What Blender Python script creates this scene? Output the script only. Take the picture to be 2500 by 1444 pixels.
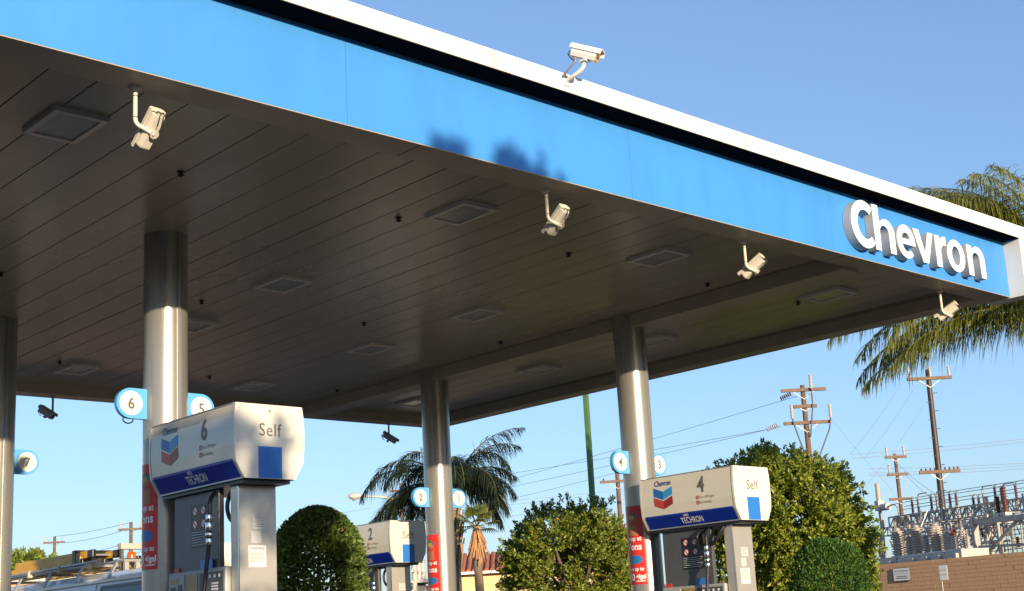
import bpy, bmesh, math, random
import numpy as np
from mathutils import Vector, Matrix

for _o in list(bpy.data.objects):
    bpy.data.objects.remove(_o)
S = bpy.context.scene
COL = S.collection
R = math.radians
rnd = random.Random(7)
rng = np.random.default_rng(7)

# ------------------------------------------------------------------ camera
cam_d = bpy.data.cameras.new('camera')
cam = bpy.data.objects.new('camera', cam_d)
COL.objects.link(cam)
S.camera = cam
F_PX, CX, CY = 3297.458, 1265.254, 819.371          # solved from the canopy's vanishing lines (2500 x 1444 photo)
cam_d.sensor_fit = 'HORIZONTAL'
cam_d.sensor_width = 36.0
cam_d.lens = 36.0 * F_PX / 2500.0
cam_d.shift_x = -(CX - 1250.0) / 2500.0
cam_d.shift_y = (CY - 722.0) / 2500.0
cam_d.clip_start = 0.1
cam_d.clip_end = 3000.0
yaw, pitch, roll = R(43.44603832), R(12.48475429), R(3.19558655)
_f = Vector((math.sin(yaw) * math.cos(pitch), math.cos(yaw) * math.cos(pitch), math.sin(pitch)))
_r = Vector((math.cos(yaw), -math.sin(yaw), 0.0))
_d = _f.cross(_r)
_right = _r * math.cos(roll) + _d * math.sin(roll)
_down = -_r * math.sin(roll) + _d * math.cos(roll)
cam.matrix_world = Matrix(((_right.x, -_down.x, -_f.x, 0.0),
                           (_right.y, -_down.y, -_f.y, 0.0),
                           (_right.z, -_down.z, -_f.z, 0.8),
                           (0, 0, 0, 1)))

# ------------------------------------------------------------------ sky, sun, exposure
SUN_AZ = R(17.0)      # off the canopy's front normal, towards -X
SUN_EL = math.atan(0.177 * math.cos(SUN_AZ))
to_sun = Vector((-math.sin(SUN_AZ) * math.cos(SUN_EL), -math.cos(SUN_AZ) * math.cos(SUN_EL), math.sin(SUN_EL)))
world = bpy.data.worlds.new('World')
S.world = world
world.use_nodes = True
wn = world.node_tree
wn.nodes.clear()
w_out = wn.nodes.new('ShaderNodeOutputWorld')
w_bg = wn.nodes.new('ShaderNodeBackground')
w_sky = wn.nodes.new('ShaderNodeTexSky')
w_sky.sky_type = 'NISHITA'
w_sky.sun_disc = False
w_sky.sun_elevation = SUN_EL
w_sky.sun_rotation = math.pi + SUN_AZ
w_sky.altitude = 150.0
w_sky.air_density = 1.05
w_sky.dust_density = 0.9
w_sky.ozone_density = 4.4
w_bg.inputs['Strength'].default_value = 0.15
w_gam = wn.nodes.new('ShaderNodeGamma')            # hazy afternoon: a softer zenith-to-horizon gradient
w_gam.inputs['Gamma'].default_value = 0.72
wn.links.new(w_sky.outputs['Color'], w_gam.inputs['Color'])
w_tint = wn.nodes.new('ShaderNodeMix')              # camera white balance of the whole sky
w_tint.data_type = 'RGBA'
w_tint.blend_type = 'MULTIPLY'
w_tint.inputs[0].default_value = 1.0
w_tint.inputs[7].default_value = (1.0, 0.965, 1.03, 1.0)
wn.links.new(w_gam.outputs['Color'], w_tint.inputs[6])
wn.links.new(w_tint.outputs[2], w_bg.inputs['Color'])
wn.links.new(w_bg.outputs['Background'], w_out.inputs['Surface'])

sun_d = bpy.data.lights.new('sun', 'SUN')
sun_d.energy = 3.3
sun_d.angle = R(0.53)
sun_d.color = (1.0, 0.81, 0.56)
sun = bpy.data.objects.new('sun', sun_d)
COL.objects.link(sun)
sun.rotation_euler = (-to_sun).to_track_quat('-Z', 'Y').to_euler()
sun.location = to_sun * 60

S.view_settings.view_transform = 'Standard'
S.view_settings.look = 'None'
S.view_settings.exposure = 1.27
S.view_settings.gamma = 1.0
S.view_settings.use_curve_mapping = False
S.render.engine = 'CYCLES'

# ------------------------------------------------------------------ materials
def mat(name, color, rough=0.5, metal=0.0, spec=0.5, coat=0.0, noise=0.0, nscale=8.0, bump=0.0, bscale=40.0,
        color2=None, stretch=(1, 1, 1), emit=None, trans=0.0, aniso=0.0):
    m = bpy.data.materials.new(name)
    m.use_nodes = True
    nt = m.node_tree
    b = nt.nodes['Principled BSDF']
    b.inputs['Base Color'].default_value = (*color, 1)
    b.inputs['Roughness'].default_value = rough
    b.inputs['Metallic'].default_value = metal
    b.inputs['Specular IOR Level'].default_value = spec
    b.inputs['Coat Weight'].default_value = coat
    b.inputs['Coat Roughness'].default_value = 0.08
    if trans:
        b.inputs['Transmission Weight'].default_value = trans
    if aniso:
        b.inputs['Anisotropic'].default_value = aniso
    if noise or bump:
        tc = nt.nodes.new('ShaderNodeTexCoord')
        mp = nt.nodes.new('ShaderNodeMapping')
        mp.inputs['Scale'].default_value = stretch
        nt.links.new(tc.outputs['Object'], mp.inputs['Vector'])
    if noise:
        tx = nt.nodes.new('ShaderNodeTexNoise')
        tx.inputs['Scale'].default_value = nscale
        tx.inputs['Detail'].default_value = 6.0
        tx.inputs['Roughness'].default_value = 0.65
        nt.links.new(mp.outputs['Vector'], tx.inputs['Vector'])
        cr = nt.nodes.new('ShaderNodeValToRGB')
        c2 = color2 if color2 else tuple(c * (1 - noise) for c in color)
        cr.color_ramp.elements[0].position = 0.32
        cr.color_ramp.elements[1].position = 0.68
        cr.color_ramp.elements[0].color = (*c2, 1)
        cr.color_ramp.elements[1].color = (*color, 1)
        nt.links.new(tx.outputs['Fac'], cr.inputs['Fac'])
        nt.links.new(cr.outputs['Color'], b.inputs['Base Color'])
        mr = nt.nodes.new('ShaderNodeMapRange')
        mr.inputs['To Min'].default_value = min(1.0, rough + 0.12)
        mr.inputs['To Max'].default_value = max(0.02, rough - 0.08)
        nt.links.new(tx.outputs['Fac'], mr.inputs['Value'])
        nt.links.new(mr.outputs['Result'], b.inputs['Roughness'])
    if bump:
        t2 = nt.nodes.new('ShaderNodeTexNoise')
        t2.inputs['Scale'].default_value = bscale
        t2.inputs['Detail'].default_value = 4.0
        nt.links.new(mp.outputs['Vector'], t2.inputs['Vector'])
        bp = nt.nodes.new('ShaderNodeBump')
        bp.inputs['Strength'].default_value = bump
        bp.inputs['Distance'].default_value = 0.02
        nt.links.new(t2.outputs['Fac'], bp.inputs['Height'])
        nt.links.new(bp.outputs['Normal'], b.inputs['Normal'])
    return m


def leaf_mat(name, dark, light, yellow=None, trans=0.35, rough=0.4):
    """Leaf colour varies leaf by leaf (each leaf is an island of the mesh)."""
    m = bpy.data.materials.new(name)
    m.use_nodes = True
    nt = m.node_tree
    b = nt.nodes['Principled BSDF']
    out = nt.nodes['Material Output']
    ge = nt.nodes.new('ShaderNodeNewGeometry')
    cr = nt.nodes.new('ShaderNodeValToRGB')
    cr.color_ramp.elements[0].color = (*dark, 1)
    cr.color_ramp.elements[1].color = (*light, 1)
    if yellow:
        cr.color_ramp.elements[1].position = 0.975
        e = cr.color_ramp.elements.new(0.996)
        e.color = (*yellow, 1)
    nt.links.new(ge.outputs['Random Per Island'], cr.inputs['Fac'])
    nt.links.new(cr.outputs['Color'], b.inputs['Base Color'])
    b.inputs['Roughness'].default_value = rough
    b.inputs['Specular IOR Level'].default_value = 0.45
    tr = nt.nodes.new('ShaderNodeBsdfTranslucent')
    nt.links.new(cr.outputs['Color'], tr.inputs['Color'])
    mx = nt.nodes.new('ShaderNodeMixShader')
    mx.inputs['Fac'].default_value = trans
    nt.links.new(b.outputs['BSDF'], mx.inputs[1])
    nt.links.new(tr.outputs['BSDF'], mx.inputs[2])
    nt.links.new(mx.outputs['Shader'], out.inputs['Surface'])
    return m


M = {}
M['fascia_blue'] = mat('fascia blue paint', (0.052, 0.25, 0.64), 0.40, noise=0.12, nscale=1.0, bump=0.05, bscale=0.9, stretch=(2.2, 1, 0.5), spec=0.4)
M['white'] = mat('white painted metal', (0.80, 0.79, 0.75), 0.45, noise=0.14, nscale=2.0, stretch=(2.5, 1, 0.6), bump=0.04, bscale=1.5)
M['return_grey'] = mat('grey letter return', (0.42, 0.42, 0.42), 0.5)
M['letter_face'] = mat('letter face acrylic', (0.82, 0.81, 0.78), 0.3)
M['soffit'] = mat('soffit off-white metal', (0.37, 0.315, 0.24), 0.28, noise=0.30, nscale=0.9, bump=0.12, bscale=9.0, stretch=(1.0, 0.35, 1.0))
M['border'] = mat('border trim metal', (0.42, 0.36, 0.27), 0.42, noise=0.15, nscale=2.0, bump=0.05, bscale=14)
M['strip'] = mat('shadow black strip', (0.008, 0.008, 0.010), 1.0, spec=0.0)
M['dark_joint'] = mat('dark joint', (0.03, 0.028, 0.025), 0.9)
M['soffit_gap'] = mat('soffit joint', (0.20, 0.17, 0.13), 0.9)
M['gravel_roof'] = mat('roof deck', (0.25, 0.24, 0.22), 0.9)
M['column'] = mat('silver column cladding', (0.37, 0.35, 0.31), 0.27, metal=0.6, noise=0.10, nscale=1.5, stretch=(14, 14, 0.4), bump=0.02, bscale=30)
M['steel'] = mat('brushed stainless steel', (0.60, 0.55, 0.47), 0.36, metal=0.55, noise=0.18, nscale=2.2, stretch=(1, 1, 0.5), bump=0.18, bscale=3.0)
M['chrome'] = mat('chrome', (0.75, 0.75, 0.75), 0.15, metal=1.0)
M['cream'] = mat('off-white header acrylic', (0.66, 0.63, 0.55), 0.22, coat=0.5, noise=0.05, nscale=2.0)
M['cream_trim'] = mat('off-white trim', (0.55, 0.52, 0.46), 0.4)
M['navy'] = mat('navy band', (0.003, 0.026, 0.29), 0.32)
M['mid_blue'] = mat('blue panel', (0.025, 0.16, 0.52), 0.3)
M['logo_blue'] = mat('logo light blue', (0.03, 0.27, 0.62), 0.3)
M['logo_blue2'] = mat('logo deep blue', (0.01, 0.13, 0.42), 0.3)
M['logo_red'] = mat('logo red', (0.46, 0.045, 0.025), 0.3)
M['logo_red2'] = mat('logo dark red', (0.25, 0.02, 0.015), 0.3)
M['ink_blue'] = mat('blue ink', (0.01, 0.03, 0.22), 0.4)
M['ink_grey'] = mat('grey ink', (0.13, 0.125, 0.12), 0.4)
M['ink_red'] = mat('red ink', (0.5, 0.03, 0.03), 0.4)
M['ink_white'] = mat('white ink', (0.8, 0.8, 0.78), 0.4)
M['cabinet'] = mat('dark grey cabinet', (0.075, 0.08, 0.085), 0.35, noise=0.1, nscale=4)
M['cab_light'] = mat('light grey cabinet', (0.34, 0.34, 0.33), 0.4)
M['black'] = mat('black plastic', (0.012, 0.012, 0.013), 0.35)
M['rubber'] = mat('black rubber hose', (0.012, 0.012, 0.014), 0.45, bump=0.2, bscale=120)
M['screen'] = mat('amber screen', (0.30, 0.20, 0.06), 0.3)
M['paper'] = mat('paper sticker', (0.62, 0.62, 0.60), 0.6)
M['sticker_clear'] = mat('faded sticker', (0.48, 0.47, 0.45), 0.5)
M['poster_red'] = mat('red vinyl poster', (0.62, 0.028, 0.022), 0.4)
M['bag'] = mat('printed bag brown', (0.42, 0.16, 0.08), 0.5)
M['leaf_print'] = mat('printed green', (0.06, 0.22, 0.04), 0.5)
M['yellow_print'] = mat('printed yellow', (0.55, 0.36, 0.05), 0.5)
M['blue_print'] = mat('printed blue', (0.02, 0.16, 0.42), 0.4)
M['flag_blue'] = mat('sign blue', (0.09, 0.35, 0.70), 0.4)
M['flag_face'] = mat('sign cream face', (0.76, 0.73, 0.64), 0.4)
M['cctv'] = mat('camera housing beige', (0.62, 0.57, 0.47), 0.45, noise=0.1, nscale=12)
M['cctv_white'] = mat('camera housing white', (0.72, 0.70, 0.66), 0.4, noise=0.1, nscale=12)
M['cctv_amber'] = mat('camera front bezel', (0.62, 0.36, 0.10), 0.4)
M['glass_dark'] = mat('dark glass', (0.02, 0.022, 0.024), 0.08, spec=0.7)
M['lamp_glass'] = mat('lamp lens', (0.30, 0.31, 0.29), 0.12, spec=0.8)
M['frosted'] = mat('prismatic lamp glass', (0.36, 0.35, 0.29), 0.2, spec=0.6, noise=0.45, nscale=5.0)
M['reflector'] = mat('lamp reflector', (0.72, 0.69, 0.60), 0.4)
M['thin_glass'] = mat('thin glass pane', (0.8, 0.82, 0.8), 0.06, spec=0.6)
_nt = M['thin_glass'].node_tree
_tr = _nt.nodes.new('ShaderNodeBsdfTransparent')
_tr.inputs['Color'].default_value = (0.80, 0.82, 0.78, 1)
_gl = _nt.nodes.new('ShaderNodeBsdfGlossy')
_gl.inputs['Roughness'].default_value = 0.06
_fr = _nt.nodes.new('ShaderNodeFresnel')
_mx = _nt.nodes.new('ShaderNodeMixShader')
_nt.links.new(_fr.outputs['Fac'], _mx.inputs['Fac'])
_nt.links.new(_tr.outputs['BSDF'], _mx.inputs[1])
_nt.links.new(_gl.outputs['BSDF'], _mx.inputs[2])
_nt.links.new(_mx.outputs['Shader'], _nt.nodes['Material Output'].inputs['Surface'])
M['lamp_frame'] = mat('lamp frame', (0.55, 0.52, 0.47), 0.4)
M['asphalt'] = mat('asphalt', (0.055, 0.053, 0.05), 0.85, noise=0.3, nscale=2.0, bump=0.3, bscale=90)
M['paving'] = mat('oily paving', (0.085, 0.08, 0.074), 0.75, noise=0.3, nscale=1.2, bump=0.2, bscale=60)
M['concrete'] = mat('concrete', (0.30, 0.28, 0.25), 0.8, noise=0.25, nscale=1.2, bump=0.2, bscale=60)
M['block'] = mat('tan masonry block', (0.52, 0.31, 0.17), 0.9, noise=0.14, nscale=0.7, bump=0.25, bscale=40)
M['mortar'] = mat('tan mortar', (0.43, 0.255, 0.14), 0.95)
M['wood_pole'] = mat('weathered pole wood', (0.17, 0.095, 0.062), 0.85, noise=0.35, nscale=3.0, stretch=(8, 8, 0.5))
M['wood_dark'] = mat('dark tarred pole wood', (0.055, 0.03, 0.02), 0.5, noise=0.35, nscale=3.0, stretch=(8, 8, 0.5))
M['arm_wood'] = mat('crossarm wood', (0.20, 0.13, 0.09), 0.85, noise=0.3, nscale=4)
M['porcelain_w'] = mat('grey porcelain', (0.44, 0.385, 0.33), 0.35)
M['porcelain_b'] = mat('brown porcelain', (0.10, 0.035, 0.025), 0.25)
M['galv'] = mat('galvanised steel', (0.34, 0.33, 0.31), 0.5, metal=0.4, noise=0.2, nscale=6)
M['galv_dark'] = mat('dark steel', (0.13, 0.125, 0.12), 0.5, metal=0.4)
M['tank_paint'] = mat('equipment cream paint', (0.48, 0.45, 0.39), 0.5, noise=0.15, nscale=3)
M['wire'] = mat('cable', (0.10, 0.10, 0.11), 0.6)
M['wire_light'] = mat('aluminium cable', (0.42, 0.43, 0.45), 0.5)
M['green_paint'] = mat('green post paint', (0.075, 0.16, 0.05), 0.5, noise=0.2, nscale=3)
M['lamp_pole'] = mat('pale green lamp metal', (0.42, 0.47, 0.40), 0.5)
M['stucco_yellow'] = mat('yellow stucco', (0.66, 0.50, 0.27), 0.9, noise=0.08, nscale=2, bump=0.1, bscale=60)
M['stucco_cream'] = mat('cream siding', (0.62, 0.55, 0.45), 0.8)
M['stucco_pink'] = mat('pink stucco', (0.55, 0.33, 0.22), 0.9, noise=0.1, nscale=2)
M['tile'] = mat('terracotta roof tile', (0.42, 0.14, 0.075), 0.8, noise=0.3, nscale=5)
M['window'] = mat('window pane', (0.03, 0.035, 0.04), 0.1, spec=0.6)
M['van_white'] = mat('van white paint', (0.66, 0.66, 0.66), 0.25, coat=0.5, noise=0.06, nscale=1.5)
M['van_trim'] = mat('van grey trim', (0.20, 0.20, 0.21), 0.5)
M['alu'] = mat('aluminium rack', (0.42, 0.41, 0.39), 0.4, metal=0.6)
M['ladder'] = mat('yellow fibreglass', (0.78, 0.42, 0.02), 0.4, noise=0.15, nscale=5)
M['beacon'] = mat('amber beacon lens', (0.65, 0.10, 0.01), 0.2)
M['tyre'] = mat('tyre', (0.02, 0.02, 0.02), 0.8)
M['trunk'] = mat('tree bark', (0.13, 0.10, 0.075), 0.9, noise=0.3, nscale=8, bump=0.4, bscale=30)
M['palm_trunk'] = mat('palm trunk', (0.19, 0.14, 0.10), 0.9, noise=0.35, nscale=6, bump=0.5, bscale=18, stretch=(1, 1, 3))
M['boot'] = mat('palm leaf bases', (0.36, 0.24, 0.14), 0.85, noise=0.3, nscale=7, stretch=(4, 4, 1))
M['dead_frond'] = mat('dead palm frond', (0.50, 0.27, 0.12), 0.8, noise=0.3, nscale=6)
M['leaf_ficus'] = leaf_mat('ficus leaf', (0.075, 0.12, 0.016), (0.30, 0.34, 0.045), yellow=(0.45, 0.16, 0.04))
M['leaf_big'] = leaf_mat('carob leaf', (0.09, 0.145, 0.018), (0.37, 0.41, 0.05), yellow=(0.30, 0.22, 0.05))
M['leaf_topiary'] = leaf_mat('clipped shrub leaf', (0.045, 0.095, 0.02), (0.17, 0.245, 0.05), yellow=(0.22, 0.16, 0.05))
M['leaf_shrub'] = leaf_mat('bright shrub leaf', (0.03, 0.085, 0.012), (0.085, 0.19, 0.028), rough=0.5)
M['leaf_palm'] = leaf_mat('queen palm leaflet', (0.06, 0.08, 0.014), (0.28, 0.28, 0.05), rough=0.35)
M['leaf_palm_shade'] = leaf_mat('shaded palm leaflet', (0.012, 0.022, 0.011), (0.040, 0.055, 0.020), rough=0.35)  # queen palm leaflet with the canopy's shade darkened into its colour
M['leaf_fan'] = leaf_mat('fan palm leaf', (0.09, 0.12, 0.02), (0.22, 0.24, 0.05), rough=0.4)
M['rachis'] = mat('palm rachis', (0.12, 0.12, 0.04), 0.6)

# ------------------------------------------------------------------ mesh helpers
class MB:
    """Collects shapes; build() links them as ONE mesh object."""
    def __init__(self):
        self.v, self.f, self.mi, self.sm = [], [], [], []

    def add(self, vs, fs, mi=0, smooth=False):
        n = len(self.v)
        self.v.extend([tuple(p) for p in vs])
        for f in fs:
            self.f.append(tuple(i + n for i in f))
            self.mi.append(mi)
            self.sm.append(smooth)
        return self

    def box(self, x0, x1, y0, y1, z0, z1, mi=0):
        vs = [(x, y, z) for z in (z0, z1) for y in (y0, y1) for x in (x0, x1)]
        fs = [(0, 2, 3, 1), (4, 5, 7, 6), (0, 1, 5, 4), (2, 6, 7, 3), (0, 4, 6, 2), (1, 3, 7, 5)]
        return self.add(vs, fs, mi)

    def bbox(self, x0, x1, y0, y1, z0, z1, b=0.005, mi=0):
        """Box with chamfered edges."""
        bm = bmesh.new()
        bmesh.ops.create_cube(bm, size=1.0)
        for v in bm.verts:
            v.co = Vector(((x0 + x1) / 2 + v.co.x * (x1 - x0), (y0 + y1) / 2 + v.co.y * (y1 - y0), (z0 + z1) / 2 + v.co.z * (z1 - z0)))
        bmesh.ops.bevel(bm, geom=bm.edges[:], offset=b, segments=2, affect='EDGES', profile=0.5)
        bm.verts.index_update()
        self.add([v.co[:] for v in bm.verts], [[v.index for v in f.verts] for f in bm.faces], mi)
        bm.free()
        return self

    def bar(self, a, b, w=0.05, h=None, up=(0, 0, 1), mi=0):
        a, b = Vector(a), Vector(b)
        h = w if h is None else h
        t = (b - a).normalized()
        s = t.cross(Vector(up))
        if s.length < 1e-4:
            s = t.cross(Vector((1, 0, 0)))
        s.normalize()
        u = s.cross(t)
        vs = []
        for p in (a, b):
            for i, j in ((-1, -1), (1, -1), (1, 1), (-1, 1)):
                vs.append(p + s * (i * w / 2) + u * (j * h / 2))
        fs = [(0, 1, 2, 3), (7, 6, 5, 4), (0, 4, 5, 1), (1, 5, 6, 2), (2, 6, 7, 3), (3, 7, 4, 0)]
        return self.add(vs, fs, mi)

    def tube(self, pts, r, n=10, mi=0, caps=True):
        pts = [Vector(p) for p in pts]
        rs = r if isinstance(r, (list, tuple)) else [r] * len(pts)
        prev = None
        rings = []
        for i, p in enumerate(pts):
            t = (pts[min(i + 1, len(pts) - 1)] - pts[max(i - 1, 0)]).normalized()
            if prev is None:
                s = t.cross(Vector((0.13, 0.21, 1)))
                if s.length < 0.05:
                    s = t.cross(Vector((1, 0, 0)))
            else:
                s = prev - t * prev.dot(t)
            s.normalize()
            prev = s
            u = t.cross(s)
            rings.append([p + (s * math.cos(2 * math.pi * k / n) + u * math.sin(2 * math.pi * k / n)) * rs[i] for k in range(n)])
        vs = [q for rg in rings for q in rg]
        fs = []
        for i in range(len(rings) - 1):
            for k in range(n):
                k2 = (k + 1) % n
                fs.append((i * n + k, i * n + k2, (i + 1) * n + k2, (i + 1) * n + k))
        self.add(vs, fs, mi, True)
        if caps:
            self.add(rings[0], [tuple(range(n))[::-1]], mi)
            self.add(rings[-1], [tuple(range(n))], mi)
        return self

    def lathe(self, prof, n=16, c=(0, 0, 0), mi=0, axis=None, caps=True):
        """prof: list of (radius, z)."""
        rings = []
        q = None if axis is None else Vector((0, 0, 1)).rotation_difference(Vector(axis).normalized())
        for r, z in prof:
            ring = []
            for k in range(n):
                p = Vector((r * math.cos(2 * math.pi * k / n), r * math.sin(2 * math.pi * k / n), z))
                if q:
                    p = q @ p
                ring.append(p + Vector(c))
            rings.append(ring)
        vs = [p for rg in rings for p in rg]
        fs = [(i * n + k, i * n + (k + 1) % n, (i + 1) * n + (k + 1) % n, (i + 1) * n + k)
              for i in range(len(rings) - 1) for k in range(n)]
        self.add(vs, fs, mi, True)
        if caps:
            self.add(rings[0], [tuple(range(n))[::-1]], mi)
            self.add(rings[-1], [tuple(range(n))], mi)
        return self

    def prism(self, prof, y0, y1, mi=0, smooth=False, caps=True):
        """prof: closed list of (x, z) counter-clockwise seen from -Y; extruded along Y."""
        n = len(prof)
        vs = [(x, y0, z) for x, z in prof] + [(x, y1, z) for x, z in prof]
        fs = [(i, i + n, (i + 1) % n + n, (i + 1) % n)[::-1] for i in range(n)]
        self.add(vs, fs, mi, smooth)
        if caps:
            self.add(vs[:n], [tuple(range(n))], mi)
            self.add(vs[n:], [tuple(range(n))[::-1]], mi)
        return self

    def build(self, name, mats, parent=None, loc=None, rotz=None):
        me = bpy.data.meshes.new(name)
        me.from_pydata(self.v, [], self.f)
        for m in (mats if isinstance(mats, (list, tuple)) else [mats]):
            me.materials.append(m)
        me.polygons.foreach_set('material_index', self.mi)
        me.polygons.foreach_set('use_smooth', self.sm)
        me.update()
        return link(name, me, parent, loc, rotz)


def link(name, me, parent=None, loc=None, rotz=None):
    o = bpy.data.objects.new(name, me)
    COL.objects.link(o)
    if parent is not None:
        o.parent = parent
    if loc is not None:
        o.location = loc
    if rotz is not None:
        o.rotation_euler = (0, 0, rotz)
    return o


def fast_mesh(name, verts, faces, mats, parent=None, loc=None, smooth=False):
    """verts (N,3), faces (M,k) numpy."""
    me = bpy.data.meshes.new(name)
    verts = np.asarray(verts, dtype=np.float32)
    faces = np.asarray(faces, dtype=np.int32)
    k = faces.shape[1]
    me.vertices.add(len(verts))
    me.vertices.foreach_set('co', verts.ravel())
    me.loops.add(faces.size)
    me.loops.foreach_set('vertex_index', faces.ravel())
    me.polygons.add(len(faces))
    me.polygons.foreach_set('loop_start', np.arange(0, faces.size, k, dtype=np.int32))
    me.polygons.foreach_set('loop_total', np.full(len(faces), k, dtype=np.int32))
    if smooth:
        me.polygons.foreach_set('use_smooth', np.ones(len(faces), dtype=bool))
    for m in (mats if isinstance(mats, (list, tuple)) else [mats]):
        me.materials.append(m)
    me.update(calc_edges=True)
    return link(name, me, parent, loc)


def tag(o, label=None, cat=None, group=None, kind=None):
    if label: o['label'] = label
    if cat: o['category'] = cat
    if group: o['group'] = group
    if kind: o['kind'] = kind
    return o


def thing(name, label, cat, loc=(0, 0, 0), rotz=0.0, group=None):
    o = bpy.data.objects.new(name, None)
    o.empty_display_size = 0.2
    COL.objects.link(o)
    o.location = loc
    o.rotation_euler = (0, 0, rotz)
    return tag(o, label, cat, group)


def copy_tree(o, parent=None):
    c = o.copy()
    COL.objects.link(c)
    c.parent = parent
    for ch in list(o.children):
        copy_tree(ch, c)
    return c


def curve_mesh(polys, depth=0.0):
    """Flat shape with holes from closed polygons, extruded to depth (local z from 0 to depth)."""
    cu = bpy.data.curves.new('shape', 'CURVE')
    cu.dimensions = '2D'
    cu.fill_mode = 'BOTH'
    cu.extrude = depth / 2
    for p in polys:
        sp = cu.splines.new('POLY')
        sp.points.add(len(p) - 1)
        for i, (x, y) in enumerate(p):
            sp.points[i].co = (x, y, 0, 1)
        sp.use_cyclic_u = True
    ob = bpy.data.objects.new('shape', cu)
    me = bpy.data.meshes.new_from_object(ob)
    bpy.data.objects.remove(ob)
    bpy.data.curves.remove(cu)
    for v in me.vertices:
        v.co.z += depth / 2
    return me


def text_mesh(body, size, bold=0.0, width=1.0, align='CENTER', spacing=1.0):
    cu = bpy.data.curves.new('text', 'FONT')
    cu.body = body
    cu.size = size
    cu.offset = bold
    cu.align_x = align
    cu.space_character = spacing
    cu.resolution_u = 3
    ob = bpy.data.objects.new('text', cu)
    me = bpy.data.meshes.new_from_object(ob)
    bpy.data.objects.remove(ob)
    bpy.data.curves.remove(cu)
    for v in me.vertices:
        v.co.x *= width
    return me


def put_mesh(name, me, fn, m, parent):
    """Place a flat mesh (u, v, w) into space with fn(u, v, w) -> (x, y, z)."""
    for v in me.vertices:
        v.co = Vector(fn(v.co.x, v.co.y, v.co.z))
    me.materials.clear()
    for q in (m if isinstance(m, (list, tuple)) else [m]):
        me.materials.append(q)
    me.update()
    return link(name, me, parent)


def ellipse(cx, cy, rx, ry, a0=0.0, a1=360.0, n=28):
    k = n + (0 if abs(a1 - a0) >= 360 else 1)
    return [(cx + rx * math.cos(R(a0 + (a1 - a0) * i / n)), cy + ry * math.sin(R(a0 + (a1 - a0) * i / n))) for i in range(k)]


def bez(pts, n=8):
    """Smooth path through control points (Catmull-Rom)."""
    P = [Vector(p) for p in pts]
    out = []
    for i in range(len(P) - 1):
        p0, p1, p2, p3 = P[max(i - 1, 0)], P[i], P[i + 1], P[min(i + 2, len(P) - 1)]
        for k in range(n):
            t = k / n
            out.append(0.5 * ((2 * p1) + (p2 - p0) * t + (2 * p0 - 5 * p1 + 4 * p2 - p3) * t * t + (3 * p1 - p0 - 3 * p2 + p3) * t ** 3))
    out.append(P[-1])
    return out

# ------------------------------------------------------------------ ground
def ground_z(x, y):
    t = min(max((x - 5.7) / 6.1, 0), 1)
    z = 0.06 - 0.215 * t
    if y < 6.0:
        k = min(max((6.0 - y) / 5.0, 0), 1)
        z = z * (1 - k) - 0.5 * k
    if x > 16:
        k = min((x - 16) / 6.0, 1)
        z = z * (1 - k) - 0.25 * k
    return z


def ground():
    xs = sorted(set([-900, -300, -100, -40, -20, -10] + list(np.arange(-6, 30, 1.0)) + [34, 40, 60, 90, 150, 300, 900]))
    ys = sorted(set([-900, -300, -100, -40, -20, -10] + list(np.arange(-6, 30, 1.0)) + [34, 40, 60, 90, 150, 300, 900]))
    v = [(x, y, ground_z(x, y)) for y in ys for x in xs]
    n = len(xs)
    f = [(j * n + i, j * n + i + 1, (j + 1) * n + i + 1, (j + 1) * n + i) for j in range(len(ys) - 1) for i in range(n - 1)]
    o = MB().add(v, f).build('ground', M['asphalt'])
    tag(o, kind='structure')
    xs = np.arange(0.5, 16.6, 1.0)
    ys = np.arange(6.0, 19.1, 1.0)
    v = [(x, y, ground_z(x, y) + 0.012) for y in ys for x in xs]
    n = len(xs)
    f = [(j * n + i, j * n + i + 1, (j + 1) * n + i + 1, (j + 1) * n + i) for j in range(len(ys) - 1) for i in range(n - 1)]
    o = MB().add(v, f).build('forecourt_paving', M['paving'])
    tag(o, kind='structure')


ground()

ROWX = (5.69, 11.76)
COLY = (10.5, 14.16)
DZ = (0.0, -0.215)
for i, x in enumerate(ROWX):
    z = 0.06 + DZ[i]
    o = MB().bbox(x - 0.62, x + 0.62, 8.0, 16.9, z - 0.2, z + 0.14, 0.04).build('pump_island_kerb', M['concrete'])
    tag(o, kind='structure')

# ------------------------------------------------------------------ canopy
XL, XR, YF, YB = 2.50, 14.63, 7.14, 17.57
ZB, ZS, ZT, ZW = 4.30, 4.43, 4.965, 5.119
canopy = thing('station_canopy', 'large flat filling station canopy with blue fascia and white top band', 'canopy', (8.0, 12.3, ZB))
CO = Vector((8.0, 12.3, ZB))


def cbox(name, m, x0, x1, y0, y1, z0, z1, b=0.0, parent=None):
    mb = MB()
    a = (x0 - CO.x, x1 - CO.x, y0 - CO.y, y1 - CO.y, z0 - CO.z, z1 - CO.z)
    (mb.bbox(*a, b) if b else mb.box(*a))
    return mb.build(name, m, canopy if parent is None else parent)


cbox('roof_deck', M['gravel_roof'], XL + 0.03, XR - 0.03, YF + 0.17, YB - 0.03, ZS + 0.03, 4.99)
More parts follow.
